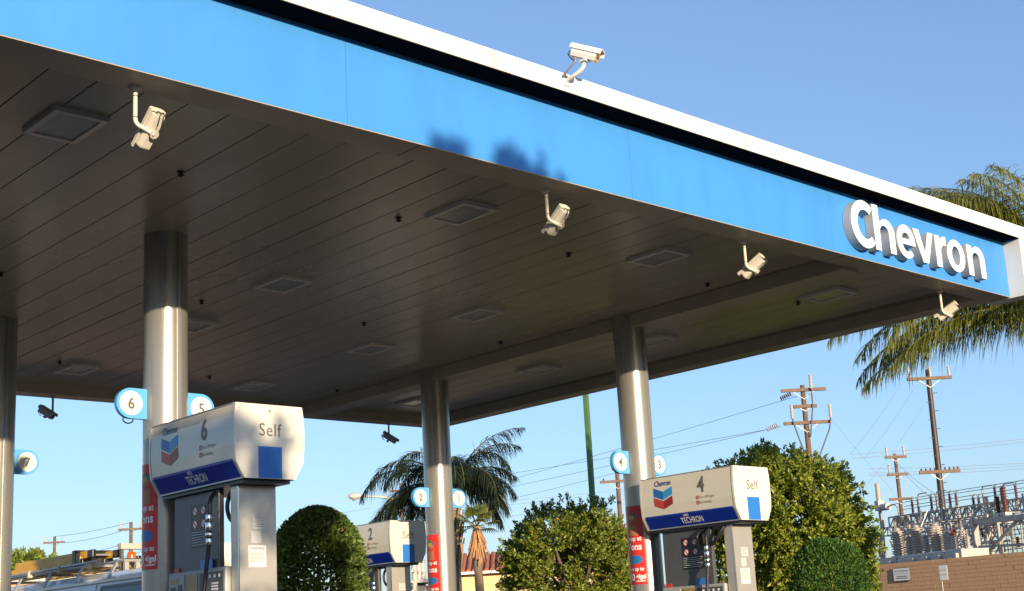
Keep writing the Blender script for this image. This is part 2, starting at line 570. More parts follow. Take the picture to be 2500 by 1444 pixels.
# fascia panels: butt joints, 4 mm gaps over a dark backing
cbox('fascia_backing', M['dark_joint'], XL, XR - 0.022, YF + 0.022, YF + 0.165, ZB + 0.004, ZT - 0.002)
seams = [XL, 5.25, 8.17, 11.09, 14.01, XR]
for a, b in zip(seams[:-1], seams[1:]):
    cbox('fascia_panel', M['fascia_blue'], a + 0.001, b - 0.001, YF, YF + 0.02, ZB + 0.006, ZT - 0.001)
ys = [YF + 0.04, 9.8, 12.7, 15.6, YB]
for a, b in zip(ys[:-1], ys[1:]):
    cbox('fascia_panel', M['fascia_blue'], XR - 0.02, XR, a + 0.002, b - 0.002, ZB + 0.006, ZT - 0.001)
cbox('fascia_panel', M['fascia_blue'], XL, XR - 0.03, YB, YB + 0.02, ZB + 0.006, ZT - 0.001)
cbox('fascia_panel', M['fascia_blue'], XL - 0.02, XL - 0.002, YF, YB, ZB + 0.006, ZT - 0.001)
# white band: projects 0.21 m in front of the blue
cbox('parapet_band', M['white'], XL - 0.21, XR + 0.21, 6.93, YF + 0.16, ZT, ZW, 0.006)
cbox('parapet_band', M['white'], XR - 0.2, XR + 0.208, YF + 0.163, YB - 0.16, ZT, ZW - 0.002, 0.006)
cbox('parapet_band', M['white'], XL - 0.21, XR + 0.21, YB - 0.157, YB + 0.21, ZT, ZW - 0.001, 0.006)
cbox('parapet_band', M['white'], XL - 0.208, XL + 0.2, YF + 0.163, YB - 0.16, ZT, ZW - 0.002, 0.006)
cbox('shadow_strip', M['strip'], XL - 0.2, XR + 0.0, 6.937, YF - 0.002, ZT - 0.006, ZT - 0.0005)  # near-black colour stands in for the shade under the white band
cbox('corner_pier', M['white'], XR + 0.003, XR + 0.21, 6.935, YF + 0.30, ZB - 0.012, ZT - 0.003, 0.005)
for x in (3.4, 6.45, 9.5, 12.55):
    cbox('band_joint', M['cream_trim'], x, x + 0.05, 6.927, 6.93, ZT + 0.006, ZW - 0.004)
# drip edge under the blue panels and border flange round the recess
cbox('drip_edge', M['border'], XL, XR, YF - 0.002, YF + 0.012, ZB - 0.002, ZB + 0.004)
FL = 0.28
fl_f = cbox('border_flange', M['border'], XL, XR, YF + 0.014, YF + FL, ZB, ZS + 0.02)
cbox('border_flange', M['border'], XL, XR, YB - FL, YB - 0.002, ZB, ZS + 0.02)
cbox('border_flange', M['border'], XR - FL, XR - 0.002, YF + FL + 0.002, YB - FL - 0.002, ZB + 0.001, ZS + 0.02)
cbox('border_flange', M['border'], XL, XL + FL, YF + FL + 0.002, YB - FL - 0.002, ZB + 0.001, ZS + 0.02)
# joints of the front flange
for x in (5.9, 8.9, 11.3, 13.6):
    cbox('flange_joint', M['dark_joint'], x, x + 0.006, YF + 0.02, YF + FL - 0.004, ZB - 0.0015, ZB + 0.01)
# soffit panels, each a folded metal tray
PW = 0.326
k0 = int(math.floor((XL + FL - 7.92) / PW))
pan_me = None
for k in range(k0, 60):
    x0 = 7.92 + k * PW
    if x0 + PW > XR - FL + 0.02:
        break
    if x0 < XL + FL - PW:
        continue
    if pan_me is None:
        mb = MB()
        L0, L1 = YF + FL + 0.004, YB - FL - 0.004
        w = PW - 0.0035
        yc = (L1 - L0) / 2
        # tray: flat bottom with a small turned-up lip on both sides
        prof = [(0.0, 0.016), (0.0015, 0.002), (0.005, 0.0), (w - 0.005, 0.0), (w - 0.0015, 0.002), (w, 0.016)]
        vs = [(x, -yc, z) for x, z in prof] + [(x, yc, z) for x, z in prof]
        n = len(prof)
        mb.add(vs, [(i, i + 1, i + 1 + n, i + n)[::-1] for i in range(n - 1)])
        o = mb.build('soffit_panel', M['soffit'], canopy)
        pan_me = o.data
    else:
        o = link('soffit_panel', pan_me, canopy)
    o.location = (x0 + 0.0018 - CO.x, (YF + YB) / 2 - CO.y, ZS - CO.z + rnd.uniform(-0.0015, 0.0015))
    o.rotation_euler = (0, rnd.uniform(-0.0035, 0.0035), 0)
cbox('soffit_backing', M['soffit_gap'], XL + FL, XR - FL, YF + FL, YB - FL, ZS + 0.021, ZS + 0.028)
cbox('soffit_beam', M['border'], 11.634, 11.946, YF + FL + 0.004, YB - FL - 0.004, 4.265, ZS - 0.004, 0.004)

# ------------------------------------------------------------------ raised letters on the fascia
sign = thing('channel_letter_sign', 'white raised letter sign on the right end of the blue fascia', 'sign', (12.6, YF, 4.395))


def letter_polys():
    out = []
    # C
    out.append([ellipse(0.235, 0.237, 0.235, 0.250, 48, 315, 30) + ellipse(0.250, 0.237, 0.140, 0.155, 312, 50, 26)])

    def arch(stem):
        o = [(0, 0), (0, stem), (0.098, stem), (0.104, 0.315)]
        o += ellipse(0.225, 0.205, 0.150, 0.150, 125, 0, 12)
        o += [(0.375, 0), (0.272, 0)]
        o += ellipse(0.187, 0.205, 0.085, 0.075, 0, 175, 10)
        o += [(0.102, 0)]
        return o
    out.append([arch(0.482)])
    e = ellipse(0.175, 0.177, 0.175, 0.182, -10, 312, 32)
    e += ellipse(0.190, 0.177, 0.098, 0.108, 308, 196, 14)
    e_hole = [(0.100, 0.206)] + ellipse(0.178, 0.206, 0.078, 0.070, 180, 0, 12)[1:]
    out.append([e, e_hole])
    out.append([[(0, 0.350), (0.108, 0.350), (0.200, 0.108), (0.292, 0.350), (0.392, 0.350), (0.252, 0), (0.148, 0)]])
    r_ = [(0, 0), (0, 0.350), (0.094, 0.350), (0.102, 0.300)] + [(0.130, 0.333), (0.165, 0.352), (0.225, 0.357), (0.225, 0.258), (0.180, 0.256), (0.135, 0.238), (0.104, 0.195), (0.104, 0)]
    out.append([r_])
    out.append([ellipse(0.184, 0.176, 0.184, 0.182, 0, 360, 36), ellipse(0.184, 0.176, 0.088, 0.110, 0, 360, 30)])
    out.append([arch(0.350)])
    return out


lx = [11.30, 11.705, 12.12, 12.455, 12.885, 13.122, 13.555]
for polys, x0 in zip(letter_polys(), lx):
    me = curve_mesh(polys, 0.092)
    me.materials.append(M['letter_face'])
    me.materials.append(M['return_grey'])
    o = put_mesh('letter', me, lambda u, v, w: (x0 - 12.6 + u, -0.004 - w, v), [M['letter_face'], M['return_grey']], sign)
    o.data.flip_normals() if False else None
    for p in o.data.polygons:
        p.material_index = 0 if abs(p.normal.y) > 0.9 else 1
    # trim edge, a hair proud of the face
    me = curve_mesh(polys, 0.006)
    t = put_mesh('letter_face', me, lambda u, v, w: (x0 - 12.6 + u * 1.0, -0.0965 - w, v), [M['letter_face']], o)

# ------------------------------------------------------------------ canopy lights and nozzles
def canopy_light():
    root = bpy.data.objects.new('canopy_light', None)
    COL.objects.link(root)
    a, b, t = 0.20, 0.27, 0.05
    m = MB()
    o_ = [(-a, -b), (a, -b), (a, b), (-a, b)]
    i_ = [(-a + t, -b + t), (a - t, -b + t), (a - t, b - t), (-a + t, b - t)]
    vs = [(x, y, 0) for x, y in o_] + [(x * 0.97, y * 0.97, -0.032) for x, y in o_] + [(x, y, -0.034) for x, y in i_] + [(x * 0.97, y * 0.97, -0.02) for x, y in i_]
    fs = []
    for ring in range(3):
        for k in range(4):
            k2 = (k + 1) % 4
            fs.append((ring * 4 + k, ring * 4 + k2, ring * 4 + 4 + k2, ring * 4 + 4 + k)[::-1])
    m.add(vs, fs)
    m.build('frame', M['lamp_frame'], root)
    q = [(-a + t * 0.92, -b + t * 0.92), (a - t * 0.92, -b + t * 0.92), (a - t * 0.92, b - t * 0.92), (-a + t * 0.92, b - t * 0.92)]
    r2 = [(x * 0.62, y * 0.70) for x, y in q]
    m = MB()
    vs = [(x, y, -0.021) for x, y in q] + [(x, y, 0.016) for x, y in r2]
    m.add(vs, [(k, (k + 1) % 4, 4 + (k + 1) % 4, 4 + k)[::-1] for k in range(4)] + [(4, 5, 6, 7)])
    rf = m.build('reflector', M['reflector'], root)
    MB().tube([(0, -0.10, 0.002), (0, 0.06, 0.002)], [0.012, 0.018], 10).build('bulb', M['paper'], rf)
    MB().box(-0.03, 0.03, -0.15, -0.10, -0.01, 0.014).build('lamp_holder', M['cctv_white'], rf)
    MB().box(-a + t * 0.9, a - t * 0.9, -b + t * 0.9, b - t * 0.9, -0.0235, -0.0225).build('lens', M['frosted'], root)
    return root


light0 = canopy_light()
lights = [
    (3.83, 8.48, 'at the left edge, front row beside the nearest hanging camera'),
    (7.43, 8.48, 'front row, left of the second hanging camera'),
    (10.04, 8.49, 'front row, left of the third hanging camera'),
    (13.0, 8.49, 'front row near the right end, beyond the soffit beam'),
    (7.42, 11.27, 'second row, right of the number six column top'),
    (10.04, 11.27, 'second row, in the middle of the soffit'),
    (13.0, 11.2, 'half hidden behind the number four column'),
    (7.55, 13.33, 'third row, half hidden behind the number six column'),
    (10.07, 13.35, 'third row, left of the number two column'),
    (13.0, 13.35, 'third row, just right of the number two column'),
    (7.5, 16.15, 'rear row at left, between the two left columns'),
    (10.1, 16.15, 'rear row, above the nearest pump header'),
    (13.05, 16.2, 'rear row, half hidden behind the number two column'),
]
for i, (x, y, d) in enumerate(lights):
    o = light0 if i == 0 else copy_tree(light0)
    o.location = (x, y, ZS - 0.001)
    tag(o, 'square canopy soffit light ' + d, 'light', 'recessed lights in the canopy soffit')

nz = MB().lathe([(0.036, 0.0), (0.036, -0.004), (0.014, -0.008), (0.014, -0.018), (0.028, -0.024), (0.02, -0.034), (0.008, -0.04)], 12).build('suppression_nozzle', M['black'])
nozzles = [(4.96, 8.92, 'front row nearest the left edge'), (7.08, 8.92, 'front row between the first two hanging cameras'),
           (9.19, 8.92, 'front row right of the second hanging camera'), (11.35, 8.94, 'front row below the third hanging camera'),
           (13.0, 8.93, 'front row at the right end, beyond the beam'), (4.96, 12.34, 'middle row at the far left edge'),
           (7.10, 12.33, 'middle row just right of the number six column'), (9.20, 12.3, 'middle row in the centre of the soffit'),
           (11.31, 12.27, 'middle row left of the number four column'), (7.13, 15.83, 'rear row at left beside the rear left light'),
           (9.24, 15.85, 'rear row above the number five sign'), (11.37, 15.9, 'rear row left of the number two column')]
for i, (x, y, d) in enumerate(nozzles):
    o = nz if i == 0 else copy_tree(nz)
    o.location = (x, y, ZS - 0.001)
    tag(o, 'small black fire nozzle in the soffit, ' + d, 'nozzle', 'fire suppression nozzles in the soffit')

# ------------------------------------------------------------------ columns with posters
CR_ = 0.19


def on_col(r):
    """Flat (u, v) wrapped on the column; u = 0 faces -X, +u runs towards -Y."""
    return lambda u, v, w: (-(r + w) * math.cos(u / r), -(r + w) * math.sin(u / r), v)


def fine_rect(x0, x1, y0, y1, nx=14):
    mb = MB()
    vs = [(x0 + (x1 - x0) * i / nx, y, 0) for y in (y0, y1) for i in range(nx + 1)]
    mb.add(vs, [(i, i + 1, i + nx + 2, i + nx + 1) for i in range(nx)])
    me = bpy.data.meshes.new('sheet')
    me.from_pydata(mb.v, [], mb.f)
    return me


def fine_ellipse(cx, cy, rx, ry, n=14):
    vs = []
    for i in range(n + 1):
        x = -1 + 2 * i / n
        h = math.sqrt(max(0.0, 1 - x * x)) + 0.001
        vs += [(cx + rx * x, cy - ry * h, 0), (cx + rx * x, cy + ry * h, 0)]
    me = bpy.data.meshes.new('disc')
    me.from_pydata(vs, [], [(2 * i, 2 * i + 2, 2 * i + 3, 2 * i + 1) for i in range(n)])
    return me


col_names = {(0, 0): ('six and five', 'nearest'), (1, 0): ('four and three', 'right'), (1, 1): ('two and one', 'rear'), (0, 1): ('seven', 'far left')}
for (i, j), (nm, pos) in col_names.items():
    zb = 0.2 + DZ[i]
    c = thing('canopy_column', 'round silver canopy column carrying the number %s sign%s' % (nm, '' if nm == 'seven' else 's'), 'column',
              (ROWX[i], COLY[j], zb), 0, 'silver columns holding up the canopy')
    top = (4.266 if i == 1 else ZS + 0.01) - zb
    MB().lathe([(CR_, 0.0), (CR_, top)], 48, caps=False).build('shaft', M['column'], c)
    if i == 1:   # the half of the shaft left of the beam runs up to the soffit
        mb = MB()
        n = 30
        # column part with x < beam face
        xf = 11.632 - ROWX[i]
        a0 = math.acos(xf / CR_)
        angs = [a0 + (2 * math.pi - 2 * a0) * k / n for k in range(n + 1)]
        vs = [(CR_ * math.cos(a), CR_ * math.sin(a), z) for z in (top, ZS + 0.01 - zb) for a in angs]
        mb.add(vs, [(k, k + 1, k + n + 2, k + n + 1) for k in range(n)], 0, True)
        mb.build('shaft_top', M['column'], c)
    for s in (-1, 1):
        MB().box(-0.012 + 0.02, 0.018 + 0.02, s * (CR_ + 0.004) - 0.006, s * (CR_ + 0.004) + 0.006, 0, top - 0.004).build('joint_strip', M['column'], c)
    zp0, zp1 = 1.505 + DZ[i] + 0.002 - zb - 0.01, 2.385 + DZ[i] - zb
    if i == 0 and j == 1:
        pass
    f = on_col(CR_ + 0.0025)
    hw = CR_ * R(43)
    p = put_mesh('poster', fine_rect(-hw, hw, zp0, zp1), f, M['poster_red'], c)
    H_ = zp1 - zp0
    f2 = on_col(CR_ + 0.0045)
    f3 = on_col(CR_ + 0.006)

    def ptxt(s_, size, u, vfrac, bold=0.004, width=0.95, m=M['ink_white'], ff=f2):
        put_mesh('lettering', text_mesh(s_, size, bold, width), lambda a, b, w: ff(a + u, b + zp0 + vfrac * H_, w), m, p)
    # grocery bag print
    put_mesh('bag_print', fine_rect(-0.06, 0.075, zp0 + 0.62 * H_, zp0 + 0.84 * H_), f2, M['bag'], p)
    put_mesh('leaf_print', fine_ellipse(0.01, 0.90, 0.035, 0.05), lambda a, b, w: f3(a, zp0 + (b - 0.03) * H_, w), M['leaf_print'], p)
    put_mesh('fruit_print', fine_ellipse(0.0, 0.85, 0.05, 0.028), lambda a, b, w: f3(a, zp0 + b * H_, w + 0.001), M['yellow_print'], p)
    put_mesh('box_print', curve_mesh([[(0.04, 0.84), (0.085, 0.85), (0.085, 0.885), (0.04, 0.875)]], 0), lambda a, b, w: f3(a, zp0 + b * H_, w + 0.002), M['blue_print'], p)
    ptxt('VONS', 0.05, 0.01, 0.755, 0.002, 0.9, M['poster_red'], f3)
    ptxt('Shop at', 0.072, 0.005, 0.555, 0.0018)
    ptxt('Vons', 0.105, 0.005, 0.44, 0.003)
    put_mesh('blue_print', fine_ellipse(0.01, 0.315, 0.10, 0.055), lambda a, b, w: f2(a, zp0 + b * H_, w), M['blue_print'], p)
    ptxt('Earn up to', 0.058, 0.0, 0.175, 0.002)
    ptxt('20', 0.10, -0.055, 0.06, 0.005)
    ptxt('¢/gal', 0.070, 0.075, 0.075, 0.003)
    ptxt('in Rewards*', 0.026, 0.07, 0.035, 0.001)

# ------------------------------------------------------------------ round pump number signs on the columns
for (i, j), pair in {(0, 0): ('6', '5'), (1, 0): ('4', '3'), (1, 1): ('2', '1'), (0, 1): ('8', '7')}.items():
    for side, num in zip((-1, 1), pair):
        zc = 2.90 + (DZ[i] if i == 0 else -0.228)
        s = thing('pump_number_sign', 'round cream pump sign reading %s in a blue surround on the column' % {'1':'one','2':'two','3':'three','4':'four','5':'five','6':'six','7':'seven','8':'eight'}[num], 'sign',
                  (ROWX[i] + side * 0.17, COLY[j], zc), 0, 'pump number signs on the columns')
        cx = side * 0.165
        pl = ellipse(cx, 0, 0.131, 0.131, 90, 270, 20) if side < 0 else ellipse(cx, 0, 0.131, 0.131, -90, 90, 20)
        pl = pl + ([(0.0, -0.131), (0.0, 0.131)] if side < 0 else [(0.0, 0.131), (0.0, -0.131)])
        put_mesh('surround', curve_mesh([pl], 0.045), lambda u, v, w: (u, 0.0225 - w, v), M['flag_blue'], s)
        for yy, sg in ((-0.0225, 1), (0.0225, -1)):
            d = put_mesh('disc', curve_mesh([ellipse(cx, 0, 0.104, 0.104, 0, 360, 40)], 0.004), lambda u, v, w: (u, yy - sg * (0.001 + w), v), M['flag_face'], s)
            put_mesh('number', text_mesh(num, 0.135, 0.0035, 0.95), lambda u, v, w: (cx + sg * u, yy - sg * 0.0065, v - 0.048), M['ink_grey'], d)
        if num == '6':
            MB().tube(bez([(cx - 0.055, 0, -0.115), (cx - 0.06, 0, -0.15), (cx - 0.02, 0, -0.172), (cx + 0.025, 0, -0.155), (cx + 0.03, 0, -0.12)]), 0.006, 8).build('cable_loop', M['black'], s)

# ------------------------------------------------------------------ fuel dispensers
PROF = [(0.226, 2.077), (0.300, 2.205), (0.312, 2.33), (0.315, 2.45), (0.310, 2.56), (0.297, 2.646)]


def hwid(z):
    for (x0, z0), (x1, z1) in zip(PROF[:-1], PROF[1:]):
        if z <= z1:
            return x0 + (x1 - x0) * (z - z0) / (z1 - z0)
    return PROF[-1][0]


def dispenser(nl, nr, root, Z0):
    zz = lambda z: z - Z0
    L = 1.335
    full = [(-x, zz(z)) for x, z in PROF[::-1]] + [(x, zz(z)) for x, z in PROF]     # counter-clockwise from top left
    hd = MB().prism(full, 0.028, L - 0.028).build('header_cabinet', M['cream'], root)
    tr = [(x * 1.012, zz(2.36) + (z - zz(2.36)) * 1.012) for x, z in full]
    for a, b, nm in ((0.0, 0.026, 'end_cap'), (L - 0.026, L, 'end_cap')):
        ec = MB().prism(tr, a, b).build(nm, M['cream'], root)
        if a == 0.0:
            MB().box(-0.105, 0.105, -0.003, -0.0005, zz(2.0775), zz(2.321)).build('accent_panel', M['mid_blue'], ec)
            put_mesh('lettering', text_mesh('Self', 0.142, 0.0, 0.92, spacing=1.08), lambda u, v, w: (u, -0.003, zz(2.404) + v), M['ink_grey'], ec)
    for yy in (0.0275, L - 0.0285):
        MB().prism([(x * 1.004, zz(2.36) + (z - zz(2.36)) * 1.004) for x, z in full], yy, yy + 0.0012).build('panel_gap', M['dark_joint'], hd)
    lk = MB().lathe([(0.011, 0), (0.011, 0.004), (0.006, 0.005)], 12, (0.0, -0.0, zz(2.60)), 0, (0, -1, 0)).build('lock', M['alu'], root)
    for (sx, sz) in ((-0.27, 2.61), (0.27, 2.61), (-0.20, 2.10), (0.20, 2.10), (-0.29, 2.36), (0.29, 2.36)):
        MB().lathe([(0.006, 0), (0.006, 0.002)], 8, (sx, -0.0, zz(sz)), 0, (0, -1, 0)).build('screw', M['alu'], root)
    MB().bar((-0.3, 0.03, zz(2.648)), (-0.3, L - 0.03, zz(2.648)), 0.012, 0.006).build('top_trim', M['alu'], hd)
    MB().box(-0.21, 0.21, 0.05, L - 0.05, zz(2.045), zz(2.073)).build('header_base', M['black'], root)
    # navy price band lying on the lower chamfer, both long sides
    for s in (-1, 1):
        m = MB()
        q = 0.0035
        za, zb2 = 2.086, 2.224
        pts = []
        for zv in (za, 2.205, zb2):
            pts.append((s * (hwid(zv) + q), zz(zv) - 0.001))
        vs = [(x, y, z) for x, z in pts for y in (0.045, L - 0.05)]
        fs = [(0, 1, 3, 2), (2, 3, 5, 4)]
        m.add(vs, fs if s > 0 else [f[::-1] for f in fs])
        bd = m.build('lower_band', M['navy'], hd)

        def on_face(y0, off, s=s):
            return lambda u, v, w: (s * (hwid(v) + off + 0.0005), y0 + s * u, zz(v))

        num = nl if s < 0 else nr
        fy = 0.445 if s < 0 else 0.89
        put_mesh('number', text_mesh(num, 0.232, 0.006, 0.82), lambda u, v, w: on_face(fy, 0.003)(u, v + 2.422, w), M['ink_grey'], hd)
        ly = 0.99 if s < 0 else 0.345
        put_mesh('lettering', text_mesh('Chevron', 0.086, 0.0009, 0.78), lambda u, v, w: on_face(ly, 0.003)(u, v + 2.545, w), M['ink_blue'], hd)
        w2 = 0.135
        V, T = 0.048, 0.090
        zt = 2.527
        for (ma, mc, off) in (('logo_blue2', 'logo_blue', 0.0), ('logo_red', 'logo_red2', -0.104)):
            lf = [(-w2, zt + off), (0, zt + off - V), (0, zt + off - V - T), (-w2, zt + off - T)]
            rt = [(0, zt + off - V), (w2, zt + off), (w2, zt + off - T), (0, zt + off - V - T)]
            fold = [(-w2 * 0.98, zt + off - T * 0.9), (0.0, zt + off - V - T * 0.15), (w2 * 0.55, zt + off - V * 0.45 - T * 0.1), (0.0, zt + off - V - T * 0.92)]
            put_mesh('logo_stripe', curve_mesh([lf], 0), lambda u, v, w: on_face(ly, 0.003)(u, v, w), M[ma], hd)
            put_mesh('logo_stripe', curve_mesh([rt], 0), lambda u, v, w: on_face(ly, 0.003)(u, v, w), M[mc], hd)
        if s < 0:
            for k, (tx, zb3) in enumerate((('Turn Off Engine', 2.348), ('No Smoking', 2.293))):
                put_mesh('lettering', text_mesh(tx, 0.040, 0.0, 0.78, 'LEFT'), lambda u, v, w: on_face(0.475, 0.003)(u, v + zb3, w), M['ink_grey'], hd)
                put_mesh('symbol', curve_mesh([ellipse(0, zb3 + 0.014, 0.021, 0.021), ellipse(0, zb3 + 0.014, 0.014, 0.014)], 0), lambda u, v, w: on_face(0.502, 0.003)(u, v, w), M['ink_red'], hd)
                put_mesh('symbol', curve_mesh([[(-0.014, zb3 + 0.026), (-0.010, zb3 + 0.029), (0.014, zb3 + 0.003), (0.010, zb3)]], 0), lambda u, v, w: on_face(0.502, 0.0032)(u, v, w), M['ink_red'], hd)
            put_mesh('lettering', text_mesh('TECHRON', 0.088, 0.001, 0.74), lambda u, v, w: on_face(0.64, 0.0085)(u, v + 2.108, w), M['ink_white'], bd)
            put_mesh('lettering', text_mesh('with', 0.052, 0.001, 0.8), lambda u, v, w: on_face(0.70, 0.0085)(u, v + 2.178, w), M['ink_white'], bd)
        # silver lower trim
        MB().bar((s * 0.229, 0.03, zz(2.078)), (s * 0.229, L - 0.03, zz(2.078)), 0.012).build('trim', M['alu'], hd)
    # front stainless post
    ps = MB().bbox(-0.169, 0.169, 0.19, 0.305, 0.0, zz(2.043), 0.004).build('post', M['steel'], root)
    MB().bar((-0.1685, 0.1905, 0.01), (-0.1685, 0.1905, zz(2.04)), 0.007, 0.007).build('edge_seam', M['chrome'], ps)
    st = MB().box(-0.085, 0.072, 0.1885, 0.1892, zz(1.417), zz(1.582)).build('warning_sticker', M['paper'], ps)
    put_mesh('lettering', text_mesh('WARNING', 0.030, 0.0004, 0.85), lambda u, v, w: (-0.006 + u, 0.1880, zz(1.548) + v), M['ink_grey'], st)
    for k in range(9):
        wd = 0.062 if k < 8 else 0.02
        MB().box(-0.072, -0.072 + 2 * wd, 0.1878, 0.1884, zz(1.53 - k * 0.0105), zz(1.5335 - k * 0.0105)).build('text_line', M['ink_grey'], st)
    st = MB().box(-0.045, 0.072, 0.1885, 0.1892, zz(1.706), zz(1.803)).build('notice_sticker', M['sticker_clear'], ps)
    for k in range(5):
        MB().box(-0.03 + 0.01 * (k % 2), 0.055 - 0.012 * (k % 3), 0.1878, 0.1884, zz(1.79 - k * 0.016), zz(1.7935 - k * 0.016)).build('text_line', M['ink_grey'], st)
    MB().box(-0.06, 0.03, 0.1886, 0.1892, zz(1.60), zz(1.69)).build('sticker_residue', M['sticker_clear'], ps)
    for zc in (1.93, 1.895, 1.62, 1.535, 1.40):
        MB().lathe([(0.006, 0), (0.006, 0.004)], 8, (-0.1695, 0.196, zz(zc)), 0, (-1, 0, 0)).build('rivet', M['chrome'], ps)
    # rear panel of the frame
    rp = MB().bbox(-0.165, -0.115, 0.487, 1.18, 0.9 - Z0 + 0.4, zz(2.046), 0.006).build('rear_panel', M['cabinet'], root)
    MB().bbox(-0.112, 0.165, 1.02, 1.175, 0.9 - Z0 + 0.4, zz(2.046), 0.006).build('rear_post', M['cabinet'], root)
    dc = MB().box(-0.1672, -0.1655, 0.60, 0.91, zz(1.61), zz(1.955)).build('decal', M['black'], rp)
    for a in range(2):
        for b in range(2):
            yc, zc = 0.845 - 0.125 * a, zz(1.905) - 0.105 * b
            put_mesh('symbol', curve_mesh([ellipse(0, 0, 0.034, 0.034)], 0), lambda u, v, w: (-0.1680, yc - u, zc + v), M['ink_white'], dc)
            put_mesh('symbol', curve_mesh([ellipse(0, 0, 0.034, 0.034), ellipse(0, 0, 0.027, 0.027)], 0), lambda u, v, w: (-0.1688, yc - u, zc + v), M['ink_red'], dc)
            put_mesh('symbol', curve_mesh([[(-0.026, 0.018), (-0.019, 0.025), (0.026, -0.018), (0.019, -0.025)]], 0), lambda u, v, w: (-0.1694, yc - u, zc + v), M['ink_red'], dc)
    for k in range(6):
        MB().box(-0.1688, -0.1675, 0.62 + 0.02 * (k % 3), 0.90, zz(1.735 - k * 0.02), zz(1.739 - k * 0.02)).build('text_line', M['paper'], dc)
    # lower cabinet with reader, keypad and valances
    cb = MB().bbox(-0.21, 0.21, 0.32, 1.20, 0.0, zz(1.436), 0.012).build('cabinet', M['cab_light'], root)
    MB().box(-0.214, -0.2095, 0.345, 0.70, zz(1.0), zz(1.405)).build('keypad_panel', M['cabinet'], cb)
    rd = MB().bbox(-0.222, -0.2095, 0.93, 1.17, zz(1.05), zz(1.41), 0.004).build('card_reader', M['cab_light'], cb)
    MB().box(-0.2245, -0.2215, 1.02, 1.14, zz(1.345), zz(1.385)).build('display', M['screen'], rd)
    MB().box(-0.2245, -0.2215, 1.06, 1.14, zz(1.25), zz(1.32)).build('card_slot', M['black'], rd)
    MB().box(-0.2245, -0.2215, 0.955, 1.02, zz(1.27), zz(1.335)).build('receipt_slot', M['black'], rd)
    MB().box(-0.217, -0.2095, 0.73, 0.90, zz(1.05), zz(1.41)).build('grade_panel', M['screen'], cb)
    for k, yy in enumerate((0.39, 0.46, 0.53, 0.60)):
        MB().box(-0.2155, -0.2138, yy, yy + 0.025, zz(1.36), zz(1.385)).build('symbol', M['ink_white'], cb)
    for k in range(4):
        MB().box(-0.2155, -0.2138, 0.42 + 0.01 * (k % 2), 0.52, zz(1.31 - k * 0.022), zz(1.322 - k * 0.022)).build('text_line', M['ink_white'], cb)
    MB().box(-0.175, -0.1655, 1.09, 1.165, zz(1.437), zz(1.475)).build('red_tag', M['ink_red'], cb)
    MB().box(-0.19, -0.183, 0.55, 0.73, zz(1.437), zz(1.51)).build('topper_card', M['mid_blue'], cb)
    # hoses
    r_ = 0.017
    h1 = bez([(-0.10, 0.33, zz(2.06)), (-0.13, 0.385, zz(1.98)), (-0.14, 0.40, zz(1.88)), (-0.13, 0.36, zz(1.79)), (-0.10, 0.27, zz(1.765)), (-0.03, 0.33, zz(1.86)), (0.02, 0.38, zz(2.05))])
    if nl == '4':       # this pump's slack hose hangs in a wide open loop
        h1 = bez([(-0.17, 0.285, zz(2.05)), (-0.20, 0.33, zz(1.97)), (-0.21, 0.40, zz(1.88)), (-0.21, 0.50, zz(1.845)), (-0.21, 0.60, zz(1.87)), (-0.20, 0.655, zz(1.94)), (-0.18, 0.62, zz(2.01)), (-0.15, 0.55, zz(2.02)), (-0.13, 0.53, zz(1.96))])
    hs = MB().tube(h1, r_ * (1.25 if nl == '4' else 1.0), 10).build('hose', M['rubber'], root)
    MB().tube([(-0.095, 0.315, zz(2.055)), (-0.115, 0.36, zz(1.99))], 0.023, 12).build('coupling', M['chrome'], hs)
    x1 = -0.245
    h2 = bez([(-0.12, 0.56, zz(2.05)), (-0.22, 0.51, zz(1.97)), (x1, 0.49, zz(1.86)), (x1 - 0.005, 0.50, zz(1.60)), (x1 - 0.03, 0.52, zz(1.3)), (x1 - 0.06, 0.58, zz(0.75)), (x1 - 0.07, 0.75, zz(0.55)), (x1 - 0.06, 0.86, zz(0.8)), (x1 - 0.03, 0.86, zz(1.02))])
    hs = MB().tube(h2, r_, 10).build('hose', M['rubber'], root)
    for za, zb4, rr in ((1.845, 1.79, 0.025), (1.785, 1.72, 0.028), (1.705, 1.672, 0.029), (1.66, 1.61, 0.024)):
        MB().lathe([(rr * 0.9, zz(zb4)), (rr, zz(zb4) + 0.006), (rr, zz(za) - 0.006), (rr * 0.9, zz(za))], 14, (x1 - 0.002, 0.495, 0)).build('coupling', M['chrome'], hs)
    n_ = MB()
    n_.tube(bez([(x1 - 0.03, 0.86, zz(1.0)), (x1 - 0.04, 0.86, zz(1.12)), (x1 + 0.02, 0.84, zz(1.2))]), 0.02, 10)
    n_.bar((x1 - 0.06, 0.86, zz(1.0)), (x1 - 0.06, 0.86, zz(1.14)), 0.03, 0.02)
    n_.build('nozzle_handle', M['black'], root)


for (nl, nr, i, y0, d) in (('6', '5', 0, 8.86, 'nearest, with number six header in front of the left column'),
                           ('4', '3', 1, 8.90, 'with sunlit number four header, right of the middle'),
                           ('2', '1', 1, 14.86, 'with number two header, behind the round clipped shrub')):
    zb = 0.2 + DZ[i]
    root = thing('fuel_dispenser', 'white and blue fuel dispenser ' + d, 'fuel pump', (ROWX[i], y0, zb), 0, 'fuel dispensers on the islands')
    dispenser(nl, nr, root, 0.2)

